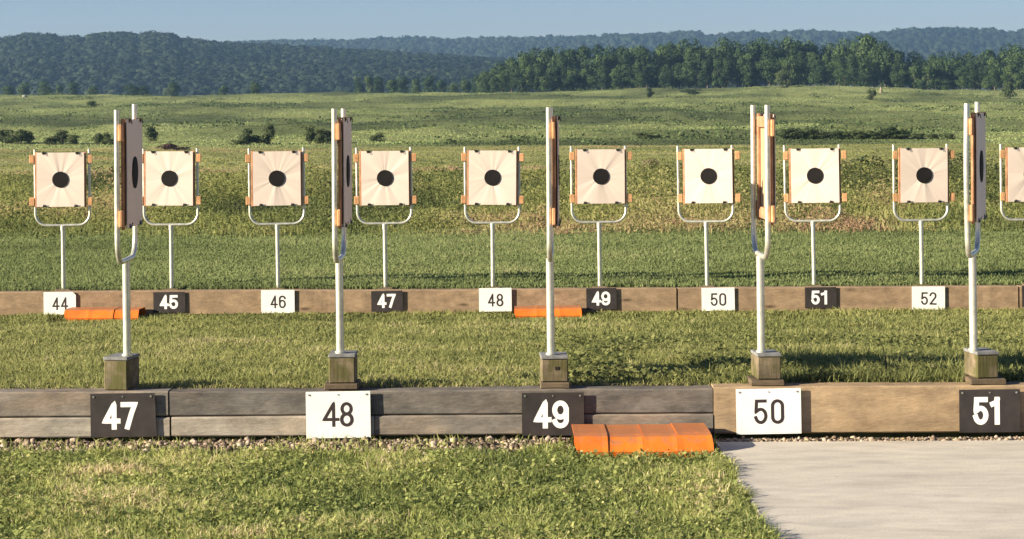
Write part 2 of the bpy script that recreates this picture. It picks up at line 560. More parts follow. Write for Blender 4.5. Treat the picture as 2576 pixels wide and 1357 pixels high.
wp('timber', M['grey_wood'], -4.6, X1(418), 0.135, zt1, 1, 0.0, None, 0.004, WALL1, w1)
wp('timber', M['dark_wood'], X1(418) + 0.004, X1(1789), 0.135, zt1 - 0.002, 2, 0.004, None, 0.005, WALL1, w1)
wp('timber', M['grey_wood_light'], -4.6, X1(424) - 0.004, 0.030, 0.129, 3, -0.006, None, 0.003, WALL1, w1)
wp('timber', M['grey_wood_light'], X1(424) + 0.006, X1(937), 0.032, 0.130, 4, -0.006, None, 0.003, WALL1, w1)
wp('timber', M['grey_wood'], X1(937) + 0.004, X1(1789), 0.032, 0.131, 5, -0.003, None, 0.003, WALL1, w1)
wp('board', M['tan_wood'], X1(1789) + 0.005, 5.2, 0.030, zt1 + 0.004, 6, 0.0, 'wide tan board', 0.003, WALL1, w1)
zb2 = -0.375
w2 = empty('timber_wall', (0, WALL2, zb2))
tag(w2, 'far low retaining wall of brown treated timber behind the grass strip', 'retaining wall')
def wp2(xa, xb, seed):
    o = rough_box('timber', M['brown_wood'], xa, xb, 0, 0.14, 0.015, 0.25, w2, seed, 0.005)
X2 = lambda p: wx(p, WALL2)
for k, (a, b) in enumerate([(-950, -30), (-30, 842), (845, 1700), (1703, 2560), (2563, 3500)]):
    wp2(X2(a), X2(b) - 0.006, 40 + k)

# ------------------------------------------------------------------ target stands and target boards
FORK_W = 0.272
def fork_pts(bend=0.0, h=0.765, lift=0.0):
    r = 0.115
    pts = [(-FORK_W, 0, h)]
    for k in range(1, 6):
        z = h - (h - r) * k / 6
        pts.append((-FORK_W + bend * math.sin(math.pi * k / 6), 0, z))
    for k in range(0, 9):
        t = math.pi + (math.pi / 2) * k / 8
        pts.append((-FORK_W + r + r * math.cos(t), 0, r + r * math.sin(t)))
    for k in range(0, 9):
        t = 1.5 * math.pi + (math.pi / 2) * k / 8
        pts.append((FORK_W - r + r * math.cos(t), 0, r + r * math.sin(t)))
    for k in range(1, 7):
        pts.append((FORK_W, 0, r + (h + lift - r) * k / 6))
    return pts

def make_fork(parent, z, bend=0.0, lift=0.0, rz=0.0):
    o = MB().tube(fork_pts(bend, 0.765, lift), 0.0135, 12).build('fork', M['steel'], parent, True)
    o.location = (0, 0, z); o.rotation_euler = (0, 0, rz)
    return o

def make_board():
    """the board hangs on the fork: origin at the middle of the bull, faces -Y"""
    r = empty('target_board')
    for s in (-1, 1):
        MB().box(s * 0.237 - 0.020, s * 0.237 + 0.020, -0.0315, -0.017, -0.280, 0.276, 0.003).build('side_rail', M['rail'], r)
        for z in (-0.222, 0.205):
            MB().box(s * 0.290 - 0.023, s * 0.290 + 0.026, -0.032, -0.0145, z - 0.042, z + 0.042, 0.004).build('bracket', M['bracket'], r)
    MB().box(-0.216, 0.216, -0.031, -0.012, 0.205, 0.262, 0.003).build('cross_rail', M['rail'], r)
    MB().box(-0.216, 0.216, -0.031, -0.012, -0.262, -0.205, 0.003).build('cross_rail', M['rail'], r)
    MB().box(-0.226, 0.226, -0.0360, -0.0320, -0.258, 0.258, 0.0015).build('backing_board', M['card'], r)
    # paper face, a little bowed
    nx, nz = 14, 16
    vs = []; fs = []
    for j in range(nz + 1):
        for i in range(nx + 1):
            x = -0.238 + 0.476 * i / nx; z = -0.272 + 0.544 * j / nz
            y = -0.0445 + 0.002 * math.cos(x * 9) * math.cos(z * 7)
            vs.append((x, y, z))
    n0 = len(vs)
    vs += [(x, y + 0.004, z) for (x, y, z) in vs[:n0]]
    for j in range(nz):
        for i in range(nx):
            a = j * (nx + 1) + i
            fs.append((a, a + 1, a + nx + 2, a + nx + 1))
            fs.append((a + n0, a + n0 + nx + 1, a + n0 + nx + 2, a + n0 + 1))
    rim = [i for i in range(nx + 1)] + [(j) * (nx + 1) + nx for j in range(1, nz + 1)] + [nz * (nx + 1) + i for i in range(nx - 1, -1, -1)] + [j * (nx + 1) for j in range(nz - 1, 0, -1)]
    for k in range(len(rim)):
        a, b = rim[k], rim[(k + 1) % len(rim)]
        fs.append((a, a + n0, b + n0, b))
    pp = MB().add(vs, fs).build('paper_face', M['paper'], r, True)
    # bull, printed disc
    bv = [(0, -0.0485, 0)]; bf = []
    for k in range(40):
        t = 2 * math.pi * k / 40
        bv.append((0.081 * math.cos(t), -0.0485, 0.081 * math.sin(t)))
    for k in range(40):
        bf.append((0, 1 + k, 1 + (k + 1) % 40))
    bl = MB().add(bv, bf)
    bl.add([(x, -0.0455, z) for (x, y, z) in bv], [tuple(reversed(f)) for f in bf])
    bl.add([(x, -0.0485, z) for (x, y, z) in bv[1:]] + [(x, -0.0455, z) for (x, y, z) in bv[1:]], [(k, 40 + k, 40 + (k + 1) % 40, (k + 1) % 40) for k in range(40)])
    bl.build('bullseye', M['bull'], pp)
    for (x, z) in ((-0.165, 0.268), (0.17, 0.268), (-0.16, -0.268), (0.155, -0.268)):
        s = 1 if z > 0 else -1
        c = MB()
        c.add([(x - 0.019, -0.054, z + s * 0.008), (x + 0.019, -0.054, z + s * 0.008), (x + 0.013, -0.048, z - s * 0.014), (x - 0.013, -0.048, z - s * 0.014),
               (x - 0.019, -0.026, z + s * 0.008), (x + 0.019, -0.026, z + s * 0.008), (x + 0.013, -0.033, z - s * 0.014), (x - 0.013, -0.033, z - s * 0.014)],
              [(0, 1, 2, 3), (7, 6, 5, 4), (0, 4, 5, 1), (1, 5, 6, 2), (0, 3, 7, 4), (2, 6, 7, 3)])
        c.tube([(x - 0.008, -0.054, z), (x - 0.007, -0.058, z - s * 0.02), (x + 0.007, -0.058, z - s * 0.02), (x + 0.008, -0.054, z)], 0.0016, 5)
        c.build('binder_clip', M['clip'], r)
    return r

# --- back row: nine and a bit, face on
Z_TOP2 = zb2 + 0.25
def back_stand(px_base, px_top, yb):
    base = at(px_base, yb, WALL2 + 0.20)
    return base
stand2 = empty('target_stand')
pl = MB().tube([(0, 0, -0.12), (0, 0, 0.640)], 0.0205, 14).build('pole', M['steel'], stand2, True)
MB().tube([(0, 0, 0.60), (0, 0, 0.648)], 0.025, 14).build('socket', M['steel'], pl, True)
make_fork(stand2, 0.652)
MB().box(-0.075, 0.075, -0.05, 0.07, -0.16, 0.012, 0.006).build('base_block', M['post_wood'], stand2)
board0 = make_board()
back = [  # number, pole foot px, board middle px and py, yaw, roll
    (44, 160, 154, 450, 0.02, 0.0), (45, 432, 428, 447, -0.03, 0.004), (46, 700, 697, 447, 0.05, -0.006),
    (47, 970, 969, 446, 0.0, -0.006), (48, 1240, 1239, 445, -0.02, 0.01), (49, 1509, 1511, 442, 0.03, 0.0),
    (50, 1779, 1783, 441, -0.16, -0.01), (51, 2048, 2050, 440, -0.14, -0.012), (52, 2319, 2322, 439, 0.05, 0.0),
    (53, 2589, 2592, 437, 0.03, 0.0)]
stands_g = 'target stands along the far wall'
boards_g = 'buff paper targets facing the camera'
DB = WALL2 + 0.20
def nlab(n): return 'white' if n % 2 == 0 else 'black'
first = True
for (n, pf, pm, pyc, yaw, rl) in back:
    foot = at(pf, 722 - 0.0058 * (pf - 1288), DB)
    s = stand2 if first else copy_tree(stand2)
    s.location = (foot.x, DB, Z_TOP2); s.rotation_euler = (0, -rad(0.35) + rl * 0.5, yaw)
    tag(s, 'galvanised pole and fork behind the far %s sign numbered %d' % (nlab(n), n), 'target stand', stands_g)
    b = board0 if first else copy_tree(board0)
    c = at(pm, pyc + 2, DB)
    b.location = (c.x, DB, c.z); b.rotation_euler = (0, rl, yaw)
    tag(b, 'buff paper target with black bull above the far %s sign %d' % (nlab(n), n), 'target', boards_g)
    first = False

# --- front row: turned edge-on
DF = WALL1 + 0.09
front = [  # number, foot px, azimuth of the fork in degrees, fork bend, lift, block spec (px left, px right, y top, y bottom), block yaw, plinth
    (47, 320, 91.5, 0.0, 0.03, (262, 324), 907, -10, None),
    (48, 856, 90.0, 0.0, 0.0, (823, 889), 900, 0, (811, 896)),
    (49, 1386, 88.0, 0.0, 0.0, (1357, 1424), 904, 2, (1355, 1430)),
    (50, 1915, 90.5, 0.0, 0.0, (1899, 1959), 898, 4, (1885, 1970)),
    (51, 2449, 71.5, -0.045, 0.01, (2447, 2504), 893, 9, (2437, 2528))]
for (n, pf, az, bend, lift, (bl_, br_), ytop, byaw, pln) in front:
    foot = at(pf, 890, DF)
    zt = zt1 + (0.006 if pf > 1789 else 0.0)
    s = empty('target_stand', (foot.x, DF, zt))
    tag(s, 'galvanised pole on a mossy block above the large %s sign %d' % (nlab(n), n), 'target stand', 'target stands along the front wall')
    # block top from the picture height
    bt = at((bl_ + br_) / 2, ytop, WALL1 + 0.03).z - zt
    z0 = 0.002
    Mx = Matrix.Translation((((bl_ + br_) / 2 - CX) / F * (WALL1 + 0.03) - foot.x, WALL1 + 0.03 + 0.075 - DF, 0)) @ Matrix.Rotation(rad(byaw), 4, 'Z')
    hw = (br_ - bl_) / 2 / F * (WALL1 + 0.03)
    if pln:
        pc = ((pln[0] + pln[1]) / 2 - CX) / F * (WALL1 + 0.01) - foot.x; pw = (pln[1] - pln[0]) / 2 / F * (WALL1 + 0.01)
        MB().box(pc - pw, pc + pw, WALL1 + 0.006 - DF, WALL1 + 0.20 - DF, 0.001, 0.030, 0.005).build('plinth', M['plinth_wood'], s)
        z0 = 0.031
    Tl = Matrix.Rotation(rad(3.0), 4, 'X')
    bo = MB().box(-hw, hw, -0.075, 0.10, z0, bt - 0.001, 0.006, Mx).build('base_block', M['post_wood'], s)
    MB().box(-hw - 0.002, hw + 0.002, -0.079, 0.104, bt - 0.0005, bt + 0.016, 0.003, Mx).build('cap_plate', M['cap'], bo)
    if n == 49:
        MB().box(0.002, 0.022, -0.0775, -0.0745, bt - 0.055, bt - 0.038, 0, Mx).build('bolt_hole', M['clip'], bo)
    tx = -0.010
    p = MB().tube([(0, 0, bt + 0.004), (tx * 0.3, 0, 0.655)], 0.020, 16).build('pole', M['steel'], s, True)
    MB().tube([(0, 0, bt + 0.014), (0, 0, bt + 0.026)], 0.027, 14).build('collar', M['steel'], p, True)
    fk = make_fork(s, 0.660, bend, lift, rad(az))
    b = copy_tree(board0)
    a = rad(az)
    zc = zt + 0.660 + 0.168 + 0.278
    b.location = (foot.x, DF, zc); b.rotation_euler = (0, 0, a)
    tag(b, ('narrow edge-on buff target on the pole behind the large %s sign %d' % (nlab(n), n)), 'target', 'targets turned edge-on along the front wall')

# ------------------------------------------------------------------ numbered signs
def arc(cx, cy, rx, ry, a0, a1, n=14):
    return [(cx + rx * math.cos(rad(a0 + (a1 - a0) * k / n)), cy + ry * math.sin(rad(a0 + (a1 - a0) * k / n))) for k in range(n + 1)]
def glyph(ch, w):
    h = w / 2
    if ch == '0': return [(arc(h, 1 - h, h, h, 0, 180) + arc(h, h, h, h, 180, 360), True)]
    if ch == '1': return [([(0.62 * w, 0), (0.62 * w, 1)], False), ([(0.60 * w, 0.97), (0.48 * w, 0.86), (0.06 * w, 0.80)], False)]
    if ch == '2': return [(arc(h, 1 - h, h, h, 175, 0) + [(w * 0.97, 0.62), (0.0, 0.02), (w * 1.02, 0.0)], False)]
    if ch == '3': return [(arc(h, 1 - h * 0.95, h * 0.95, h * 0.95, 165, -80) + arc(h, 0.27, h, 0.27, 80, -165), False)]
    if ch == '4': return [([(0.76 * w, 0), (0.76 * w, 1), (0.02 * w, 0.27), (1.08 * w, 0.27)], False)]
    if ch == '5': return [([(0.95 * w, 1), (0.12 * w, 1), (0.05 * w, 0.50)] + arc(h, 0.31, h, 0.31, 125, -165), False)]
    if ch == '6': return [(arc(h, 0.31, h, 0.31, 0, 360, 24)[:-1], True), ([(0, 0.31), (0, 0.70)] + arc(h, 1 - h, h, h, 180, 15), False)]
    if ch == '7': return [([(0, 1), (w, 1), (0.72 * w, 0.62), (0.36 * w, 0)], False)]
    if ch == '8': return [(arc(h, 0.76, h * 0.88, 0.24, 0, 360, 24)[:-1], True), (arc(h, 0.26, h, 0.26, 0, 360, 24)[:-1], True)]
    if ch == '9': return [([(w - x, 1 - y) for x, y in p], c) for p, c in glyph('6', w)]
def digit(ch, w, stroke, H, x0, z0, y, parent, mat):
    """width w and stroke as shares of the height; strokes laid as short bars with round joints"""
    mb = MB(); q = [0]
    s = stroke / 2
    def put(poly):
        yy = y - 0.00001 * q[0]; q[0] += 1
        n = len(poly)
        vs = [(x0 + a * H, yy, z0 + b * H) for a, b in poly]
        mb.add(vs, [tuple(range(n))])
    for pts, closed in glyph(ch, (w - stroke) / (1 - stroke)):
        pts = [Vector((s + px * (1 - stroke), s + pz * (1 - stroke))) for px, pz in pts]
        n = len(pts)
        for i in range(n if closed else n - 1):
            a, b = pts[i], pts[(i + 1) % n]
            if (b - a).length < 1e-6: continue
            d = (b - a).normalized()
            a2, b2 = a.copy(), b.copy()
            if not closed and i == 0: a2 = a - d * s
            if not closed and i == n - 2: b2 = b + d * s
            nn = Vector((-d.y, d.x)) * s
            put([a2 - nn, b2 - nn, b2 + nn, a2 + nn])
        for i in range(n):
            if closed or 0 < i < n - 1:
                d1 = pts[i] - pts[i - 1]; d2 = pts[(i + 1) % n] - pts[i]
                if d1.length > 1e-6 and d2.length > 1e-6 and d1.angle(d2) > 0.9:   # sharp corner: square it
                    d1.normalize(); d2.normalize()
                    n1 = Vector((-d1.y, d1.x)); n2 = Vector((-d2.y, d2.x))
                    sg_ = -1 if d1.x * d2.y - d1.y * d2.x > 0 else 1
                    k = (n1 + n2).normalized() * s * sg_ * min(1.6, 1 / max(0.3, (n1 + n2).normalized().dot(n1)))
                    put([pts[i], pts[i] + n1 * s * sg_, pts[i] + k, pts[i] + n2 * s * sg_] if sg_ < 0 else [pts[i], pts[i] + n2 * s, pts[i] + k, pts[i] + n1 * s])
                else:
                    put([(pts[i].x + s * math.cos(t * math.pi / 6), pts[i].y + s * math.sin(t * math.pi / 6)) for t in range(12)])
    return mb.build('digit', mat, parent)

def sign(n, D, x0, x1, y0, y1, dig, label, group, big, yaw=0.0, skew=0.0, cut=None, dz=0.0):
    wd = (x1 - x0) / F * D; hd = (y1 - y0) / F * D
    c = at((x0 + x1) / 2, (y0 + y1) / 2, D)
    s = empty('number_sign', (c.x, D, c.z))
    s.rotation_euler = (0, -rad(0.3) + rad(random.uniform(-0.5, 0.5)), yaw)
    tag(s, label, 'sign', group)
    white = n % 2 == 0
    th = 0.004
    # plate outline (optionally with clipped right corners)
    w2_, h2 = wd / 2, hd / 2
    ol = [(-w2_, -h2), (w2_ + skew, -h2), (w2_, h2), (-w2_, h2)]
    if cut:
        k = cut / F * D
        ol = [(-w2_, -h2), (w2_ - 1.6 * k, -h2), (w2_, -h2 + 1.6 * k), (w2_, h2 - k), (w2_ - k, h2), (-w2_, h2)]
    m_ = len(ol)
    vs = [(x, -th, z) for x, z in ol] + [(x, 0, z) for x, z in ol]
    fs = [tuple(range(m_)), tuple(range(m_, 2 * m_))[::-1]] + [(i, m_ + i, m_ + (i + 1) % m_, (i + 1) % m_) for i in range(m_)]
    MB().add(vs, fs).build('plate', M['white'] if white else M['black'], s)
    H = (dig[1] - dig[0]) / F * D
    zd = at(dig[2], dig[1], D).z - c.z
    for ch, xa, xb in zip(str(n), (dig[2], dig[4]), (dig[3], dig[5])):
        w = (xb - xa) / F * D / H
        xx = (xa - (x0 + x1) / 2) / F * D
        digit(ch, w, 0.130 if white else 0.185, H, xx, zd, -th - 0.0006, s, M['ink'] if white else M['paint'])
    if big:
        for sx in (-0.9, 0.0, 0.88):
            x = sx * w2_; z = h2 - 0.016
            MB().tube([(x, -th - 0.003, z), (x, 0, z)], 0.005 if sx else 0.0035, 10).build('screw', M['screw'], s)
    return s

DS = WALL1 - 0.016
sg = 'large numbered signs on the front wall'
sign(47, DS, 228, 390, 990, 1099, (1012, 1081, 258, 301, 304, 346), 'large black sign with white number 47 on the grey front timbers', sg, True, 0.0, 0.008)
sign(48, DS, 770, 932, 985, 1102, (1012, 1074, 811, 851, 855, 889), 'large white sign with dark number 48 on the grey front timbers', sg, True)
sign(49, DS, 1313, 1469, 988, 1096, (1008, 1078, 1343, 1385, 1389, 1431), 'large black sign with white number 49 beside the orange trough', sg, True)
sign(50, DS, 1852, 2015, 978, 1092, (1005, 1067, 1896, 1930, 1939, 1972), 'large white sign with dark number 50 on the tan front board', sg, True)
sign(51, DS, 2413, 2566, 980, 1088, (999, 1069, 2447, 2486, 2489, 2522), 'large black sign with white number 51 at the right end of the tan board', sg, True)
DS2 = WALL2 - 0.014
sg2 = 'small numbered signs on the far wall'
sm = [(44, 110, 191, 735, 792, 'small white sign 44 with clipped right corners on the far wall', 8),
      (45, 386, 466, 735, 787, 'small black sign 45 on the far wall above an orange trough end', None),
      (46, 657, 741, 730, 788, 'small white sign 46 on the far wall', None),
      (47, 934, 1013, 732, 784, 'small black sign 47 on the far wall', None),
      (48, 1205, 1287, 725, 784, 'small white sign 48 on the far wall', None),
      (49, 1475, 1551, 725, 779, 'small black sign 49 on the far wall', None),
      (50, 1765, 1848, 724, 782, 'small white sign 50 on the far wall', None),
      (51, 2025, 2104, 723, 776, 'small black sign 51 on the far wall', None),
      (52, 2294, 2377, 721, 780, 'small white sign 52 on the far wall', None),
      (53, 2571, 2650, 719, 773, 'small black sign cut off by the right edge of the photo', None)]
for (n, a, b, t, u, lab, cut) in sm:
    mid = (a + b) / 2; cy = (t + u) / 2
    if n % 2 == 0: dg = (cy - 15, cy + 17, mid - 19, mid - 1.5, mid + 2.5, mid + 20)
    else: dg = (cy - 18, cy + 17, mid - 24, mid - 2.5, mid - 0.5, mid + 22)
    sign(n, DS2, a, b, t, u, dg, lab, sg2, False, 0.0, 0.0, cut)

# ------------------------------------------------------------------ orange troughs
def trough(L, R, depth, segs, label, loc, group, seed, end_bevel=0.04):
    """an orange half-round trough turned over, made of short lengths, its cut ends open"""
    o = empty('orange_trough', loc)
    tag(o, label, 'trough', group)
    rr = random.Random(seed)
    prof = [(0.02, 0.0), (-0.01, 0.30), (0.05, 0.62), (0.14, 0.92), (0.24, 1.0), (0.97, 0.90), (1.0, 0.1)]
    xs = [0]
    for k in range(segs): xs.append(xs[-1] + L / segs * rr.uniform(0.93, 1.07))
    xs = [x * L / xs[-1] for x in xs]
    for k in range(segs):
        a, b = xs[k], xs[k + 1] - 0.0015
        vs = []; fs = []; t = 0.004
        jz = rr.uniform(-0.0035, 0.0035); jy = rr.uniform(-0.003, 0.003)
        nseg = 6
        for i in range(nseg + 1):
            f = i / nseg
            x = a + (b - a) * f
            for off in (0, t):
                for (py, pz) in prof:
                    xx = x
                    if k == 0 and i == 0: xx = a + max(0, (0.45 - pz)) * end_bevel * 2.2
                    if k == segs - 1 and i == nseg: xx = b - (0.008 if pz < 0.2 else 0) - max(0, pz - 0.8) * 0.03
                    lip = 0.002 if (i in (0, nseg)) and off == 0 else 0.0
                    cy, cz = 0.9, 0.0
                    y = py * depth + (off if py < 0.5 else -off) - lip + jy
                    z = pz * R - (off if 0.1 < py < 0.99 else 0) + lip * 0.5 + jz * pz
                    vs.append((xx, y, z))
        P = len(prof); W = 2 * P
        for i in range(nseg):
            for j in range(P - 1):
                p0 = i * W + j; p1 = (i + 1) * W + j
                fs.append((p0, p1, p1 + 1, p0 + 1))
                q0, q1 = p0 + P, p1 + P
                fs.append((q0, q0 + 1, q1 + 1, q1))
            fs.append((i * W, i * W + P, (i + 1) * W + P, (i + 1) * W))
            fs.append((i * W + P - 1, (i + 1) * W + P - 1, (i + 1) * W + W - 1, i * W + W - 1))
        for i in (0, nseg):
            for j in range(P - 1):
                fs.append((i * W + j, i * W + j + 1, i * W + P + j + 1, i * W + P + j))
        MB().add(vs, fs).build('trough_section', M['orange'], o)
    return o
tg = 'orange troughs lying against the walls'
pL = at(1443, 1150, 9.70)
trough((1786 - 1443) / F * 9.80, 0.099, 0.47, 4, 'large orange plastic trough in the grass below sign 49', (pL.x, 9.565, 0.0), tg, 3)
pL = at(172, 800, 19.58)
trough((358 - 172) / F * 19.6, 0.108, 0.42, 3, 'small far orange trough beside white sign 44', (pL.x, 19.36, zb2), tg, 5, 0.06)
pL = at(1294, 792, 19.58)
trough((1462 - 1294) / F * 19.6, 0.098, 0.40, 3, 'small far orange trough beside white sign 48', (pL.x, 19.38, zb2), tg, 6, 0.02)

# thin dead stalk in the grass strip
p = at(2229, 965, 10.4)
o = MB().tube([(0, 0, -0.03), (0.002, 0, 0.07), (-0.002, 0.004, 0.145)], [0.006, 0.005, 0.0035], 6).build('stake', M['stake'])
o.location = (p.x, 10.4, 0.235); tag(o, 'thin dark stake standing in the grass between signs 50 and 51', 'stake')

# ------------------------------------------------------------------ grass and weeds
def blades(n, X, Y, h, w, lean, tint, name, mat, label, cat, z=None):
    z = ground_z(X, Y) if z is None else z
    az = rng.uniform(0, 2 * np.pi, n); la = rng.uniform(0, 2 * np.pi, n)
    ax, ay = np.cos(az) * w / 2, np.sin(az) * w / 2
    lx, ly = np.cos(la) * lean * h, np.sin(la) * lean * h
    P = np.stack([X, Y, z - 0.005 * 0], 1)
    def pt(sx, f, hh):
        return P + np.stack([sx * ax * (1 - 0.35 * f) + lx * f * f, sx * ay * (1 - 0.35 * f) + ly * f * f, h * hh], 1)
    v = np.stack([pt(-1, 0, -0.03), pt(1, 0, -0.03), pt(-1, 0.55, 0.58), pt(1, 0.55, 0.58), pt(0, 1, 1.0 - 0.25 * np.minimum(lean, 1.5))], 1).reshape(-1, 3)
    b = np.arange(n)[:, None] * 5
    f = np.concatenate([b + [0, 1, 3], b + [0, 3, 2], b + [2, 3, 4]], 0)
    o = bpy.data.objects.new(name, np_mesh(name, v, f, {'tint': np.repeat(tint, 5)}, mat))
    link(o); tag(o, label, cat, None, 'stuff')
    return o

def leaf_quads(C, size, up, tint, elong=1.5):
    """random leaf-like quads about C; up 0..1 how much they face the sky"""
    n = len(C)
    nrm = rng.normal(size=(n, 3)); nrm[:, 2] = np.abs(nrm[:, 2]) + up * 2
    nrm /= np.linalg.norm(nrm, axis=1)[:, None]
    t = rng.normal(size=(n, 3)); a = np.cross(nrm, t); a /= np.linalg.norm(a, axis=1)[:, None]
    b = np.cross(nrm, a)
    s = np.asarray(size)[:, None] if np.ndim(size) else size
    v = np.stack([C - a * s * elong * 0.5, C - b * s * 0.5, C + a * s * elong * 0.5, C + b * s * 0.5], 1).reshape(-1, 3)
    f = np.arange(4 * n).reshape(n, 4)
    return v, f, np.repeat(tint, 4)

def mesh_obj(name, v, f, tint, mat, label, cat, kind='stuff'):
    o = bpy.data.objects.new(name, np_mesh(name, v, f, {'tint': tint}, mat))
    link(o); return tag(o, label, cat, None, kind)

G_lawn = foliage_mat('lawn_blades', [(0.0, (0.112, 0.143, 0.053)), (0.35, (0.263, 0.310, 0.100)), (0.65, (0.435, 0.458, 0.155)), (0.88, (0.631, 0.595, 0.278)), (1.0, (0.736, 0.583, 0.401))], 0.5)
G_berm = foliage_mat('strip_blades', [(0.0, (0.107, 0.125, 0.047)), (0.4, (0.231, 0.248, 0.087)), (0.7, (0.337, 0.338, 0.122)), (0.9, (0.449, 0.414, 0.188)), (1.0, (0.524, 0.439, 0.283))], 0.5)
G_mown = foliage_mat('mown_blades', [(0.0, (0.126, 0.149, 0.061)), (0.5, (0.222, 0.266, 0.105)), (0.85, (0.317, 0.347, 0.149)), (1.0, (0.413, 0.371, 0.210))], 0.5)
G_weed = foliage_mat('weed_leaves', [(0.0, (0.082, 0.098, 0.040)), (0.4, (0.191, 0.215, 0.074)), (0.65, (0.294, 0.302, 0.102)), (0.85, (0.396, 0.352, 0.158)), (1.0, (0.396, 0.251, 0.158))], 0.5)
G_field = foliage_mat('field_blades', [(0.0, (0.062, 0.084, 0.035)), (0.4, (0.129, 0.175, 0.065)), (0.7, (0.205, 0.265, 0.094)), (1.0, (0.287, 0.339, 0.134))], 0.35)

def clip01(a): return np.clip(a, 0, 1)
# front lawn
n = 120000
X = rng.uniform(-3.4, 1.06, n); Y = rng.uniform(6.6, 10.02, n)
edge = 0.985 + 0.05 * (vnoise(Y * 6, Y * 0 + 3.3, 4) - 0.3)
thin = (Y > 9.66 + 0.36 * (fbm(X * 2.2, Y * 0 + 1, 6) - 0.5)) & (rng.uniform(size=n) > 0.12)
keep = (X < edge) & ~thin & (fbm(X * 9, Y * 9, 2) > 0.22)
trx = (X > 0.29) & (X < 0.96) & (Y > 9.50 + 0.05 * vnoise(X * 9, X * 0, 5))
keep &= ~trx
X, Y = X[keep], Y[keep]; n = len(X)
tuft = fbm(X * 5, Y * 5, 21); big = fbm(X * 1.1, Y * 1.4, 22)
edgeboost = clip01((X - 0.75) / 0.25)
h = (0.030 + 0.040 * rng.beta(2, 3, n)) * (0.55 + 0.9 * tuft) * (1 + 0.35 * edgeboost)
tint = clip01(0.44 + 0.85 * (big - 0.5) + 0.7 * (tuft - 0.5) + rng.normal(0, 0.18, n) - 0.15 * edgeboost + (rng.uniform(size=n) > 0.985) * 0.4)
blades(n, X, Y, h, rng.uniform(0.004, 0.009, n), rng.uniform(0.1, 1.3, n), tint, 'lawn_grass', G_lawn, 'short lawn grass in front of the grey timbers', 'grass', np.zeros(n))
# clover and broad leaves in it
n = 42000
X = rng.uniform(-3.4, 1.0, n); Y = rng.uniform(6.6, 9.86, n)
keep = (fbm(X * 3.5, Y * 3.5, 51) > 0.44) & ~((X > 0.29) & (X < 0.96) & (Y > 9.49)) & (Y < 9.62 + 0.3 * (fbm(X * 2.2, Y * 0 + 1, 6) - 0.5)); X, Y = X[keep], Y[keep]; n = len(X)
C = np.stack([X, Y, rng.uniform(0.012, 0.055, n) * (0.6 + 0.8 * fbm(X * 5, Y * 5, 21))], 1)
v, f, t = leaf_quads(C, rng.uniform(0.010, 0.024, n), 0.5, clip01(0.42 + rng.normal(0, 0.2, n) + 0.5 * (fbm(X * 2, Y * 2, 8) - 0.5)), 1.15)
mesh_obj('clover', v, f, t, G_lawn, 'clover and broad leaves mixed through the front lawn', 'clover')

# strip between the walls
n = 410000
Y = rng.uniform(10.19, 19.72, n) ; X = rng.uniform(-1, 1, n) * (0.27 * Y + 2.2)
wgt = (10.2 / Y) ** 1.0
keep = rng.uniform(size=n) < wgt; X, Y = X[keep], Y[keep]; n = len(X)
sc = Y / 10.2
tuft = fbm(X * 3, Y * 2, 61); big = fbm(X * 0.5, Y * 0.8, 62)
right = clip01((X / Y - 0.06) / 0.08) * clip01((13.5 - Y) / 2)
h = (0.030 + 0.045 * rng.beta(2, 3, n)) * (0.5 + tuft) * (1 + 0.9 * right) * sc ** 0.3
tint = clip01(0.50 + 0.6 * (big - 0.5) + 0.5 * (tuft - 0.5) + rng.normal(0, 0.16, n) - 0.22 * right)
clr = (Y > 18.9) & (((X > X2(160)) & (X < X2(362))) | ((X > X2(1284)) & (X < X2(1466))))
h = np.where(clr, h * 0.35, h)
tt = (Y > 10.5) | (rng.uniform(size=n) < 0.7)
tall19 = (Y > 19.5); h = np.where(tall19 & ~clr, h * 0.9, h)
blades(n, X, Y, h, rng.uniform(0.005, 0.010, n) * sc, rng.uniform(0.1, 1.2, n), tint, 'strip_grass', G_berm, 'yellow green grass strip between the two timber walls', 'grass')
n = 30000
Y = rng.uniform(10.25, 14.5, n); X = rng.uniform(-0.2, 1, n) * (0.27 * Y + 0.9)
keep = (fbm(X * 2.5, Y * 2.5, 71) > 0.52) & (X / Y > 0.02); X, Y = X[keep], Y[keep]; n = len(X)
C = np.stack([X, Y, ground_z(X, Y) + rng.uniform(0.02, 0.09, n)], 1)
v, f, t = leaf_quads(C, rng.uniform(0.012, 0.030, n), 0.4, clip01(0.30 + rng.normal(0, 0.2, n)), 1.4)
mesh_obj('low_weeds', v, f, t, G_berm, 'darker broad leaved weeds behind the tan board', 'weeds')

# mown ground behind the far wall
n = 260000
Y = rng.uniform(19.96, 29.6, n); X = rng.uniform(-1, 1, n) * (0.27 * Y + 1.2)
tuft = fbm(X * 1.6, Y * 1.2, 81); big = fbm(X * 0.35, Y * 0.5, 82)
h = (0.03 + 0.045 * rng.beta(2, 3, n)) * (0.5 + tuft)
tint = clip01(0.48 + 0.7 * (big - 0.5) + 0.4 * (tuft - 0.5) + rng.normal(0, 0.15, n))
blades(n, X, Y, h, rng.uniform(0.009, 0.018, n), rng.uniform(0.1, 1.0, n), tint, 'mown_grass', G_mown, 'mown green grass behind the far timber wall', 'grass')

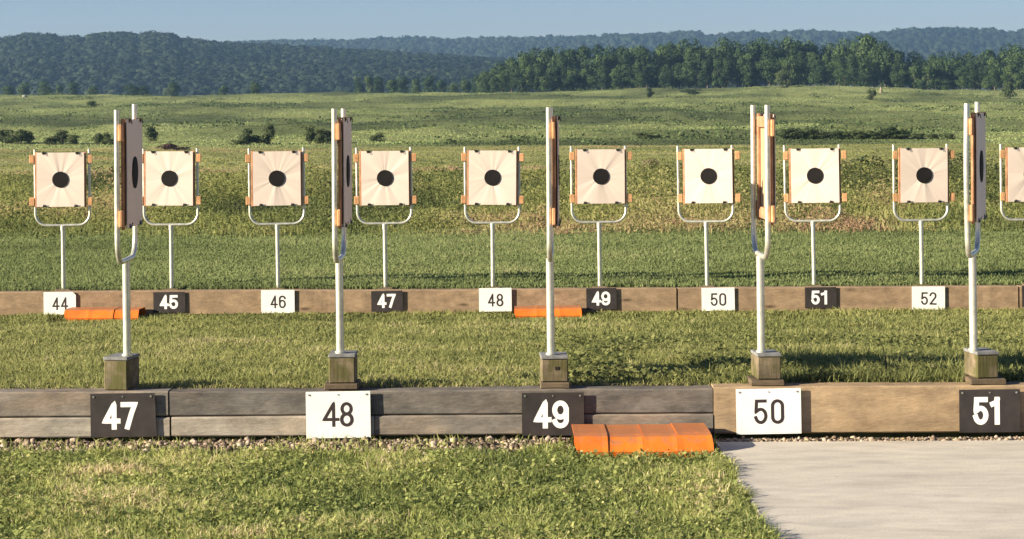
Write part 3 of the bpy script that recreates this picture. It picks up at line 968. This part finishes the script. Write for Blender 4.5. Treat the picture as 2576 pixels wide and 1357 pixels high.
# tall weeds
def wedge(n, y0, y1, p=1.0, wide=0.29):
    Y = (rng.uniform(size=n) * (y1 ** p - y0 ** p) + y0 ** p) ** (1 / p)
    return rng.uniform(-1, 1, n) * (wide * Y + 2), Y
n = 15000
X, Y = wedge(n, 28.2, 72, 1.0)
pat = fbm(X / 2.2, Y / 5, 91); pat2 = fbm(X / 0.8, Y / 1.5, 92); kind_ = fbm(X / 2.4 + 11, Y / 6, 93)
edge_f = clip01((Y - 28.4 - 1.5 * fbm(X / 1.5, X * 0, 77)) / 3)
hum = clip01((pat - 0.36) * 3.2)
fade = 1 - 0.85 * clip01((Y - 44 - 8 * fbm(X / 6, X * 0, 79)) / 20)
ht = (0.08 + 0.74 * hum * (0.15 + 1.3 * pat2) + 0.10 * rng.uniform(size=n)) * (0.45 + 0.55 * edge_f) * fade
K = 26
cx = np.repeat(X, K) + rng.normal(0, 1, n * K) * np.repeat(0.04 + 0.22 * ht, K)
cy = np.repeat(Y, K) + rng.normal(0, 1, n * K) * np.repeat(0.04 + 0.22 * ht, K)
cz = np.repeat(ground_z(X, Y), K) + np.repeat(ht, K) * rng.uniform(0.05, 1.0, n * K)
tint0 = 0.50 + 2.2 * (kind_ - 0.5) - 0.25 * (hum - 0.4) + rng.normal(0, 0.09, n) + 0.18 * (1 - edge_f)
tint0 = np.where((kind_ > 0.66) & (Y < 40), tint0 * 0.35 + 0.50, np.minimum(tint0, 0.78))
tint0 = tint0 * fade + 0.60 * (1 - fade)
tq = clip01(np.repeat(tint0, K) + rng.normal(0, 0.06, n * K))
v, f, t = leaf_quads(np.stack([cx, cy, cz], 1), rng.uniform(0.016, 0.042, n * K) * (cy / 40) ** 0.7, 0.1, tq, 2.1)
mesh_obj('tall_weeds', v, f, t, G_weed, 'tall yellow green weeds behind the mown grass', 'weeds')
n = 170000
X, Y = wedge(n, 27.9, 184, 1.0)
pat = fbm(X / 3.5, Y / 5, 91)
gold = clip01((Y - 50) / 25)
strp = fbm(X / 16, Y / 9, 96); wk = fbm(X / 2.4 + 11, Y / 6, 93)
h = (0.10 + 0.25 * rng.beta(2, 3, n)) * (0.5 + pat) * (0.6 + 0.4 * clip01((Y - 28) / 4)) * (1 - 0.72 * gold)
tint = clip01(0.52 + 1.3 * (wk - 0.5) * (1 - gold) + rng.normal(0, 0.06, n) + gold * (0.06 + 1.3 * (strp - 0.5)))
blades(n, X, Y, h, rng.uniform(0.012, 0.028, n) * (Y / 30) ** 0.9, rng.uniform(0.1, 0.8, n), tint, 'rough_grass', G_weed, 'rough golden green grass beyond the mown strip', 'grass')
# far field tussocks
n = 150000
X, Y = wedge(n, 186, 640, 0.8)
pat = fbm(X / 26, Y / 45, 101); fine = fbm(X / 5, Y / 5, 102)
h = (0.07 + 0.15 * rng.beta(2, 3, n)) * (0.4 + 1.3 * fine)
tint = clip01(0.52 + 2.4 * (pat - 0.5) + 0.7 * (fine - 0.5) + rng.normal(0, 0.03, n))
blades(n, X, Y, h, rng.uniform(0.10, 0.24, n) * (Y / 300) ** 0.5, rng.uniform(0.4, 1.6, n), tint, 'field_grass', G_field, 'open field of green grass rising to the trees', 'grass')
# darker brushy patches in the far field
n = 2600
X, Y = wedge(n, 190, 640, 0.9)
keep = fbm(X / 34 + 4, Y / 16, 111) > 0.60; X, Y = X[keep], Y[keep]; n = len(X)
K = 26
s = rng.uniform(0.5, 1.3, n)
cx = np.repeat(X, K) + rng.normal(0, 1, n * K) * np.repeat(s, K) * 0.9
cy = np.repeat(Y, K) + rng.normal(0, 1, n * K) * np.repeat(s, K) * 0.6
cz = np.repeat(ground_z(X, Y), K) + rng.uniform(0.0, 1.0, n * K) * np.repeat(s, K) * 0.7
v, f, t = leaf_quads(np.stack([cx, cy, cz], 1), rng.uniform(0.15, 0.35, n * K), 0.2, clip01(np.repeat(rng.uniform(0.1, 0.4, n), K) + rng.normal(0, 0.07, n * K)), 1.5)
mesh_obj('field_brush', v, f, t, G_field, 'dark low brush scattered in the far field', 'brush')

# gravel along the foot of the front wall
n = 15000
X = rng.uniform(-3.4, 4.2, n); Y = 10.05 - np.abs(rng.normal(0, 0.20, n))
Y = np.where(X > 1.0, rng.uniform(9.875, 10.03, n), Y)
keep = (Y > 9.50) & ~((X > 0.29) & (X < 1.0)); X, Y = X[keep], Y[keep]; n = len(X)
ph = (1 + 5 ** .5) / 2
ico = np.array([(-1, ph, 0), (1, ph, 0), (-1, -ph, 0), (1, -ph, 0), (0, -1, ph), (0, 1, ph), (0, -1, -ph), (0, 1, -ph), (ph, 0, -1), (ph, 0, 1), (-ph, 0, -1), (-ph, 0, 1)]) / 1.9
icf = np.array([(0, 11, 5), (0, 5, 1), (0, 1, 7), (0, 7, 10), (0, 10, 11), (1, 5, 9), (5, 11, 4), (11, 10, 2), (10, 7, 6), (7, 1, 8), (3, 9, 4), (3, 4, 2), (3, 2, 6), (3, 6, 8), (3, 8, 9), (4, 9, 5), (2, 4, 11), (6, 2, 10), (8, 6, 7), (9, 8, 1)])
sz = rng.uniform(0.005, 0.013, n) * (1 + 0.7 * (rng.uniform(size=n) > 0.93)) * np.where(X > 1.0, 0.72, 1.0)
sc3 = sz[:, None, None] * rng.uniform(0.6, 1.3, (n, 1, 3)) * (1 + rng.normal(0, 0.15, (n, 12, 1)))
v = ico[None] * sc3
v += np.stack([X, Y, sz * 0.5 + 0.002], 1)[:, None, :]
f = (icf[None] + (np.arange(n) * 12)[:, None, None]).reshape(-1, 3)
G_st = foliage_mat('gravel', [(0.0, (0.04, 0.03, 0.022)), (0.3, (0.13, 0.095, 0.062)), (0.6, (0.28, 0.21, 0.155)), (0.85, (0.44, 0.36, 0.29)), (1.0, (0.55, 0.38, 0.17))], 0.0, 0, 0.9)
mesh_obj('gravel', v.reshape(-1, 3), f, np.repeat(clip01(rng.beta(2, 1.8, n)), 12), G_st, 'loose buff gravel along the foot of the front wall', 'gravel')
# weathered edge of leaf litter and dead grass on the wall top
n = 2600
X = rng.uniform(-3.2, 3.6, n); Y = 10.17 + np.abs(rng.normal(0, 0.05, n))
blades(n, X, Y, rng.uniform(0.015, 0.05, n), rng.uniform(0.004, 0.008, n), rng.uniform(0.4, 2.0, n), clip01(rng.normal(0.85, 0.15, n)), 'dead_grass', G_berm, 'dry straw coloured grass along the back of the front timbers', 'grass', np.full(n, 0.245))

# ------------------------------------------------------------------ shrubs and trees
def crown_arrays(seed, nleaf, leaf, lobes, w, h, base=0.1, squash=1.0, hang=0.0):
    r = np.random.default_rng(seed)
    L = []
    for k in range(lobes):
        t = r.uniform(0, 1) ** 0.8
        z = h * (base + (1 - base) * (0.14 + 0.74 * t))
        rr = w / 2 * (0.80 * np.sqrt(max(0.05, 1 - (2 * abs((t - 0.42)) * 0.75) ** 2)))
        a = r.uniform(0, 2 * np.pi); d = rr * r.uniform(0.25, 0.75)
        L.append((np.cos(a) * d, np.sin(a) * d, z, w * r.uniform(0.19, 0.32), h * r.uniform(0.10, 0.19)))
    L = np.array(L)
    which = r.integers(0, lobes, nleaf)
    dirs = r.normal(size=(nleaf, 3)); dirs /= np.linalg.norm(dirs, axis=1)[:, None]
    rad_ = r.uniform(0.6, 1.08, nleaf) ** 0.5
    S = L[which]
    C = np.stack([S[:, 0] + dirs[:, 0] * S[:, 3] * rad_, S[:, 1] + dirs[:, 1] * S[:, 3] * rad_, S[:, 2] + dirs[:, 2] * S[:, 4] * rad_], 1)
    nrm = dirs + r.normal(0, 0.28, (nleaf, 3)); nrm /= np.linalg.norm(nrm, axis=1)[:, None]
    t = r.normal(size=(nleaf, 3)); a = np.cross(nrm, t); a /= np.linalg.norm(a, axis=1)[:, None]; b = np.cross(nrm, a)
    s = (leaf * r.uniform(0.6, 1.4, nleaf))[:, None]
    V = np.stack([C - a * s * 0.7, C - b * s * 0.45, C + a * s * 0.7, C + b * s * 0.45], 1).reshape(-1, 3)
    Fc = np.arange(4 * nleaf).reshape(-1, 4)
    lt = r.normal(0, 0.09, lobes)
    tint = np.repeat(np.clip(0.5 + lt[which] + r.normal(0, 0.10, nleaf), 0, 1), 4)
    return V, Fc, tint, L

G_tree = foliage_mat('broadleaf', [(0.0, (0.014, 0.030, 0.012)), (0.4, (0.032, 0.060, 0.020)), (0.7, (0.058, 0.092, 0.028)), (1.0, (0.088, 0.125, 0.041))], 0.15, 0.5)
G_shrub = foliage_mat('shrub_leaves', [(0.0, (0.018, 0.03, 0.012)), (0.5, (0.05, 0.07, 0.026)), (1.0, (0.10, 0.12, 0.04))], 0.15, 0.5)
G_rust = foliage_mat('rusty_leaves', [(0.0, (0.12, 0.09, 0.05)), (0.5, (0.18, 0.145, 0.08)), (1.0, (0.20, 0.19, 0.09))], 0.15, 0.2)
G_hill = foliage_mat('hill_leaves', [(0.0, (0.005, 0.012, 0.007)), (0.4, (0.012, 0.023, 0.012)), (0.7, (0.024, 0.037, 0.018)), (1.0, (0.038, 0.051, 0.023))], 0.1)

# ten tree meshes, all 12 m high in their own space
tree_meshes = []
for k in range(10):
    hh = 12.0; ww = [8.6, 7.6, 9.6, 6.8, 9.0, 8.0, 10.6, 7.4, 9.4, 8.4][k]
    V, Fc, ti, L = crown_arrays(200 + k, 2400, 0.46, 17, ww, hh, 0.02 if k % 2 else 0.08)
    cm = np_mesh('crown', V, Fc, {'tint': ti}, G_tree)
    tb = MB().tube([(0, 0, -0.6), (0.05, 0, 2.5), (0.15, 0.1, 5.5), (0.0, 0.1, 9.0)], [0.30, 0.24, 0.17, 0.06], 7)
    for q in range(4):
        l = L[q * 3]
        tb.tube([(0.1, 0.05, 3.0 + q), (l[0] * 0.6, l[1] * 0.6, 0.5 * (3 + q + l[2])), (l[0], l[1], l[2])], [0.12, 0.08, 0.03], 5)
    tree_meshes.append((cm, tb.mesh('trunk', M['bark'])))
def tree(x, y, h, w, k, label, group, z=None):
    o = empty('tree', (x, y, float(ground_z(x, y)) if z is None else z), random.uniform(0, 6.28))
    o.scale = (w, w, h / 12.0)
    tag(o, label, 'tree', group)
    cm, tm = tree_meshes[k % 10]
    link(bpy.data.objects.new('crown', cm), o); link(bpy.data.objects.new('trunk', tm), o)
    return o
prof_x = [1210, 1240, 1260, 1295, 1330, 1360, 1395, 1430, 1442, 1476, 1502, 1528, 1580, 1632, 1680, 1736, 1790, 1840, 1890, 1937, 1980, 2025, 2056, 2074, 2110, 2128, 2155, 2180, 2214, 2248, 2262, 2284, 2323, 2354, 2388, 2421, 2450, 2499, 2530, 2576, 2700, 2900]
prof_y = [186, 168, 158, 140, 130, 124, 124, 127, 135, 119, 117, 122, 122, 118, 112, 108, 107, 105, 106, 104, 104, 104, 111, 120, 110, 106, 100, 92, 104, 112, 132, 132, 150, 127, 148, 132, 148, 124, 114, 124, 118, 124]
tgp = 'trees of the near treeline at the right'
px = 1222.0
idx = 0
while px < 2780:
    top = np.interp(px, prof_x, prof_y)
    for row, (Yr, frac, jy) in enumerate(((692, 1.0, 6), (664, 0.93, 10), (636, 0.72, 16), (622, 0.42, 16))):
        if row == 3 and (idx % 2 or 1900 < px < 2010): continue
        q = px + random.uniform(-9, 9) + row * 7
        Y = Yr + random.uniform(-8, 8)
        base = at(q, 0, Y); zb = float(ground_z(base.x, Y))
        tp = at(q, np.interp(q, prof_x, prof_y) + (0 if row == 0 else random.uniform(0, jy)), Y).z
        h = (tp - zb) * (frac if row else 1.0) * (random.uniform(0.97, 1.03) if row == 0 else random.uniform(0.82, 1.05))
        if h < 3: continue
        kk = random.randrange(10)
        lab = ['green broadleaf tree in the top line of the near right treeline', 'green broadleaf tree in the body of the near right treeline', 'lower tree in the front of the near right treeline', 'short bushy tree at the foot of the near right treeline'][row]
        g_ = ['back row of the right treeline', 'middle row of the right treeline', 'front row of the right treeline', 'bushy foot of the right treeline'][row]
        tree(base.x, Y, h * 1.03, random.uniform(0.75, 1.15) * (0.45 + 0.55 * h / 14), kk, lab, g_, zb)
    px += random.uniform(26, 36); idx += 1
# tallest head of the treeline
b_ = at(2181, 0, 660); zb = float(ground_z(b_.x, 660))
tree(b_.x, 660, at(2181, 89, 660).z - zb, 1.0, 5, 'tallest rounded tree standing above the right treeline', None, zb)
# lighter trees along the left field edge, standing in the dip
for (q, t_, n_) in [(20, 212, 0), (60, 208, 1), (110, 205, 2), (150, 214, 3), (185, 206, 4), (232, 218, 5), (330, 213, 6), (360, 216, 7), (430, 207, 8), (560, 214, 9), (640, 205, 1), (900, 196, 2), (925, 190, 3), (950, 194, 4), (985, 200, 5), (1010, 192, 6), (1045, 196, 7), (1080, 190, 8), (1110, 199, 9), (1140, 205, 0), (1170, 196, 1), (1200, 190, 2), (1225, 182, 3)]:
    Y = 720 + 12 * (n_ % 5)
    b_ = at(q, 0, Y); zb = float(ground_z(b_.x, Y)); h = at(q, t_, Y).z - zb
    tree(b_.x, Y, h, random.uniform(0.55, 0.8), n_, 'small pale green tree at the left field edge below the wooded hill', 'small trees at the left field edge', zb)

# shrubs in the field
shrub_meshes = []
for k in range(5):
    V, Fc, ti, L = crown_arrays(300 + k, 1500, 0.085, 14, 2.0, 1.0, -0.05)
    shrub_meshes.append(np_mesh('foliage', V, Fc, {'tint': ti}, G_shrub))
def shrub(px_, py_, wpx, hpx, k, label, group=None, mat=None, Y=None):
    p = ground_hit(px_, py_) if Y is None else at(px_, py_, Y)
    if Y is not None: p.z = float(ground_z(p.x, Y))
    s = p.y / F
    o = empty('shrub', p, random.uniform(0, 6.28)); o.scale = (wpx * s / 1.8, wpx * s / 1.8, hpx * s / 0.92)
    tag(o, label, 'shrub', group)
    me = shrub_meshes[k % 5]
    if mat:
        me = me.copy(); me.materials.clear(); me.materials.append(mat)
    link(bpy.data.objects.new('foliage', me), o)
    st = MB()
    for q in range(5):
        a = q * 1.26
        st.tube([(0.05 * math.cos(a), 0.05 * math.sin(a), -0.1), (0.3 * math.cos(a), 0.3 * math.sin(a), 0.35), (0.55 * math.cos(a), 0.55 * math.sin(a), 0.7)], [0.03, 0.02, 0.008], 5)
    link(bpy.data.objects.new('stem', st.mesh('stem', M['bark'])), o)
    return o
row_g = 'dark shrubs along the ditch line of the field'
rl_ = 'dark green shrub in the ditch line across the field'
for i, (a, b, w, h) in enumerate([(15, 364, 50, 26), (48, 364, 52, 28), (70, 363, 30, 20), (128, 364, 32, 16), (155, 364, 40, 24), (185, 364, 34, 18),
        (245, 364, 26, 22), (268, 364, 24, 20), (280, 365, 30, 14), (378, 360, 36, 28), (622, 364, 34, 30), (648, 364, 46, 18), (678, 364, 30, 36), (600, 365, 40, 10),
        (780, 362, 34, 30), (806, 362, 36, 28), (828, 362, 28, 26), (850, 362, 24, 14), (950, 358, 36, 18)]):
    names = {11: 'leftmost shrub of the pair with low brush behind target 46', 13: None}
    shrub(a, b, w * 1.2, h * 1.35, i, rl_ + ' left of the middle', row_g + ', left half')
for i in range(17):
    a = 1975 + i * 19 + random.uniform(-4, 4)
    shrub(a, 352, random.uniform(34, 48), random.choice([16, 20, 26, 22, 30]), i, rl_ + ' right of stand 50', row_g + ', right half')
for i, a in enumerate((2310, 2345, 2385)):
    shrub(a, 352, 36, 14, i, rl_ + ' right of stand 50', row_g + ', right half')
for i, (a, b, w, h, lab) in enumerate([
        (1622, 350, 56, 14, 'low flat dark shrub by itself above target 50'),
        (1655, 350, 30, 8, 'tiny dark shrub at the right foot of a flat shrub above target 50'),
        (230, 271, 30, 13, 'small round dark bush on the upper left slope of the field'),
        (2192, 253, 24, 26, 'narrow dark bush standing alone before the right treeline'),
        (2538, 249, 40, 34, 'round pale bush before the treeline at the far right'),
        (1633, 246, 20, 22, 'small dark bush at the foot of the treeline left of stand 50'),
        (1888, 296, 30, 12, 'small dark bush just left of the forks of stand 50'),
        (1970, 222, 44, 36, 'pale rounded bush at the foot of the treeline above target 51'),
        (1740, 238, 50, 12, 'long low dark bush at the field edge above target 50')]):
    shrub(a, b, w * 1.1, h * 1.15, i, lab)
shrub(1636, 500, 62, 46, 2, 'rusty brown weed clump between targets 49 and 50', None, G_rust, 62)
shrub(2185, 500, 90, 50, 3, 'dark green weed clump between targets 51 and 52', None, None, 66)
shrub(420, 372, 55, 18, 1, 'reddish brown heap of brush behind the top of target 45', None, foliage_mat('dead_brush', [(0, (0.035, 0.016, 0.018)), (1, (0.09, 0.05, 0.045))], 0.0), 176)
shrub(450, 375, 60, 9, 3, 'low dark red brush behind the top of target 45', None, foliage_mat('dark_brush', [(0, (0.018, 0.008, 0.010)), (1, (0.04, 0.02, 0.02))], 0.0), 172)
# small pale stump and a weathered pale rock
p = ground_hit(2216, 236)
o = MB().tube([(0, 0, -0.2), (0.05, 0, 0.9), (0.0, 0.1, 1.5)], [0.45, 0.36, 0.2], 9).build('dead_stump', plain('bleached_wood', (0.24, 0.20, 0.14), 0.9, 0, 0.3, 2)); o.location = p
tag(o, 'bleached dead stump at the field edge right of stand 50', 'stump')
p = ground_hit(62, 246)
rv = ico * np.array([0.9, 0.6, 0.55]) * (1 + rng.normal(0, 0.12, (12, 1)))
o = bpy.data.objects.new('rock', np_mesh('rock', rv, icf, None, plain('pale_stone', (0.24, 0.235, 0.20), 0.9, 0, 0.15, 3))); link(o); o.location = p + Vector((0, 0, 0.35))
tag(o, 'small pale rock on the field edge at the far left', 'rock')

# ------------------------------------------------------------------ wooded hills
def hill(name, Y0, Y1, px_, py_, zb, seed, ncr, qn, csize, fwd, label, wcr):
    cu = np.array([(p - CX) / F for p in px_]); cz = np.array([EYE + (HY - q - 0.0058 * 0) / F * Y1 for q in py_])
    def hz(x, y):
        u = x / y
        zc = np.interp(u, cu, cz)
        t = np.clip((y - Y0) / (Y1 - Y0), 0, 1)
        s = t ** 0.85
        z = zb + (zc - zb) * s
        z = z + (fbm(x / 160 + seed, y / 130, seed) - 0.5) * 0.26 * (zc - zb) * np.clip(t * 3, 0, 1) * np.clip((1 - t) * 4, 0.0, 1)
        return np.where(y > Y1, zc - (y - Y1) * 0.05, z)
    u_ = np.linspace(-0.5, 0.5, 150); y_ = np.concatenate([np.linspace(Y0, Y1, 50), np.linspace(Y1 + 30, Y1 + 500, 8)])
    U, Yg = np.meshgrid(u_, y_); Xg = U * Yg; Zg = hz(Xg, Yg)
    a, b = Xg.shape; id_ = np.arange(a * b).reshape(a, b)
    q = np.stack([id_[:-1, :-1], id_[:-1, 1:], id_[1:, 1:], id_[1:, :-1]], -1).reshape(-1, 4)
    o = bpy.data.objects.new('hills', np_mesh('hills', np.stack([Xg, Yg, Zg], -1).reshape(-1, 3), q, None, plain('forest_floor', (0.022, 0.034, 0.014), 0.95, 0, 0.3, 0.05), True))
    link(o); tag(o, label, None, None, 'structure')
    y = Y0 + (Y1 + 25 - Y0) * rng.uniform(size=ncr) ** 0.85
    x = rng.uniform(*wcr, ncr) * y
    cs = csize * rng.uniform(0.55, 1.45, ncr)
    z = hz(x, y) + cs * 0.25
    dv, df = (dome_hi if qn else dome_lo)
    nv = len(dv)
    sc = cs[:, None, None] * np.array([0.56, 0.56, 0.62]) * (1 + rng.normal(0, 0.17, (ncr, nv, 1)))
    an = rng.uniform(0, 2 * np.pi, ncr); ca, sa = np.cos(an)[:, None], np.sin(an)[:, None]
    D = np.stack([dv[None, :, 0] * ca - dv[None, :, 1] * sa, dv[None, :, 0] * sa + dv[None, :, 1] * ca, np.repeat(dv[None, :, 2], ncr, 0)], -1)
    V = D * sc + np.stack([x, y, z], 1)[:, None, :]
    Fc = (df[None] + (np.arange(ncr) * nv)[:, None, None]).reshape(-1, 3)
    tint = np.clip(0.5 + rng.normal(0, 0.13, ncr)[:, None] + 0.9 * (fbm(x / 70, y / 70, 5) - 0.5)[:, None] + rng.normal(0, 0.07, (ncr, nv)), 0, 1)
    o = mesh_obj(name, V.reshape(-1, 3), Fc, tint.ravel(), G_hill, label, 'woods')
    o.data.shade_smooth()
    # loose leaf clumps that roughen the crowns
    m_ = ncr * fwd
    w_ = rng.integers(0, ncr, m_); d = rng.normal(size=(m_, 3)); d[:, 2] = np.abs(d[:, 2]); d /= np.linalg.norm(d, axis=1)[:, None]
    C = np.stack([x[w_], y[w_], z[w_]], 1) + d * cs[w_][:, None] * np.array([0.56, 0.56, 0.62]) * 1.03
    nrm = d + rng.normal(0, 0.22, d.shape); nrm /= np.linalg.norm(nrm, axis=1)[:, None]
    t = rng.normal(size=d.shape); A = np.cross(nrm, t); A /= np.linalg.norm(A, axis=1)[:, None]; B = np.cross(nrm, A)
    q_ = (cs[w_] * rng.uniform(0.06, 0.14, m_))[:, None]
    V2 = np.stack([C - A * q_, C - B * q_, C + A * q_, C + B * q_], 1).reshape(-1, 3)
    t2 = np.repeat(np.clip(tint[w_, 0] + rng.normal(0, 0.08, m_), 0, 1), 4)
    mesh_obj(name.replace('woods', 'leaf_clumps').replace('wooded_hillside', 'hillside_leaf_clumps'), V2, np.arange(len(V2)).reshape(-1, 4), t2, G_hill, label.replace('dense dark woods', 'leaf clumps on the dark woods').replace('hazy blue green woods', 'leaf clumps of the woods'), 'woods')
def subdiv(v, f):
    v = [np.array(p) / np.linalg.norm(p) for p in v]; f2 = []; mid = {}
    def m2(a, b):
        k = (min(a, b), max(a, b))
        if k not in mid:
            p = (v[a] + v[b]) / 2; v.append(p / np.linalg.norm(p)); mid[k] = len(v) - 1
        return mid[k]
    for a, b, c in f:
        ab, bc, ca = m2(a, b), m2(b, c), m2(c, a)
        f2 += [(a, ab, ca), (b, bc, ab), (c, ca, bc), (ab, bc, ca)]
    return np.array(v), np.array(f2)
dome_lo = (ico / np.linalg.norm(ico, axis=1)[:, None], icf)
dome_hi = subdiv(*dome_lo)
S_ = lambda p: [(a, b + 5) for a, b in p]
hillA = [(-600, 100), (-200, 92), (0, 90), (67, 80), (127, 80), (161, 89), (181, 84), (215, 89), (233, 80), (332, 76), (345, 84), (381, 75), (436, 81), (454, 93), (503, 97), (570, 106), (668, 110), (800, 118), (950, 128), (1150, 142), (1400, 160), (1700, 180), (3200, 200)]
hill('wooded_hillside', 1200, 1700, [a for a, b in hillA], [b + 19 for a, b in hillA], 4.0, 7, 26000, 0, 6.8, 24, 'dense dark woods covering the nearer hill at the left', (-0.30, 0.12))
hillB = [(-600, 112), (300, 108), (570, 103), (668, 99), (729, 97), (800, 99), (900, 97), (988, 92), (1045, 91), (1134, 97), (1289, 92), (1305, 96), (1414, 92), (1528, 89), (1611, 89), (1728, 81), (1757, 84), (1790, 93), (1891, 80), (1917, 85), (2012, 81), (2113, 84), (2167, 89), (2297, 78), (2406, 76), (2504, 81), (2530, 87), (2576, 80), (2800, 82), (3200, 90)]
hill('distant_woods', 2100, 3100, [a for a, b in hillB], [b + 13 for a, b in hillB], 6.0, 13, 17000, 0, 9.0, 14, 'hazy blue green woods on the distant ridge', (-0.20, 0.30))

# ------------------------------------------------------------------ haze
hz = MB().box(-2200, 2200, -40, 3900, -4, 175).build('haze', None)
hm = bpy.data.materials.new('haze_air'); hm.use_nodes = True
nt = hm.node_tree; nt.nodes.clear()
out = nt.nodes.new('ShaderNodeOutputMaterial'); pv = nt.nodes.new('ShaderNodeVolumePrincipled')
pv.inputs['Color'].default_value = (0.37, 0.63, 1.0, 1)
pv.inputs['Density'].default_value = 0.00013
pv.inputs['Anisotropy'].default_value = 0.2
nt.links.new(pv.outputs[0], out.inputs['Volume'])
hz.data.materials.append(hm)
tag(hz, 'thin blue summer haze between the range and the hills', 'haze', None, 'stuff')
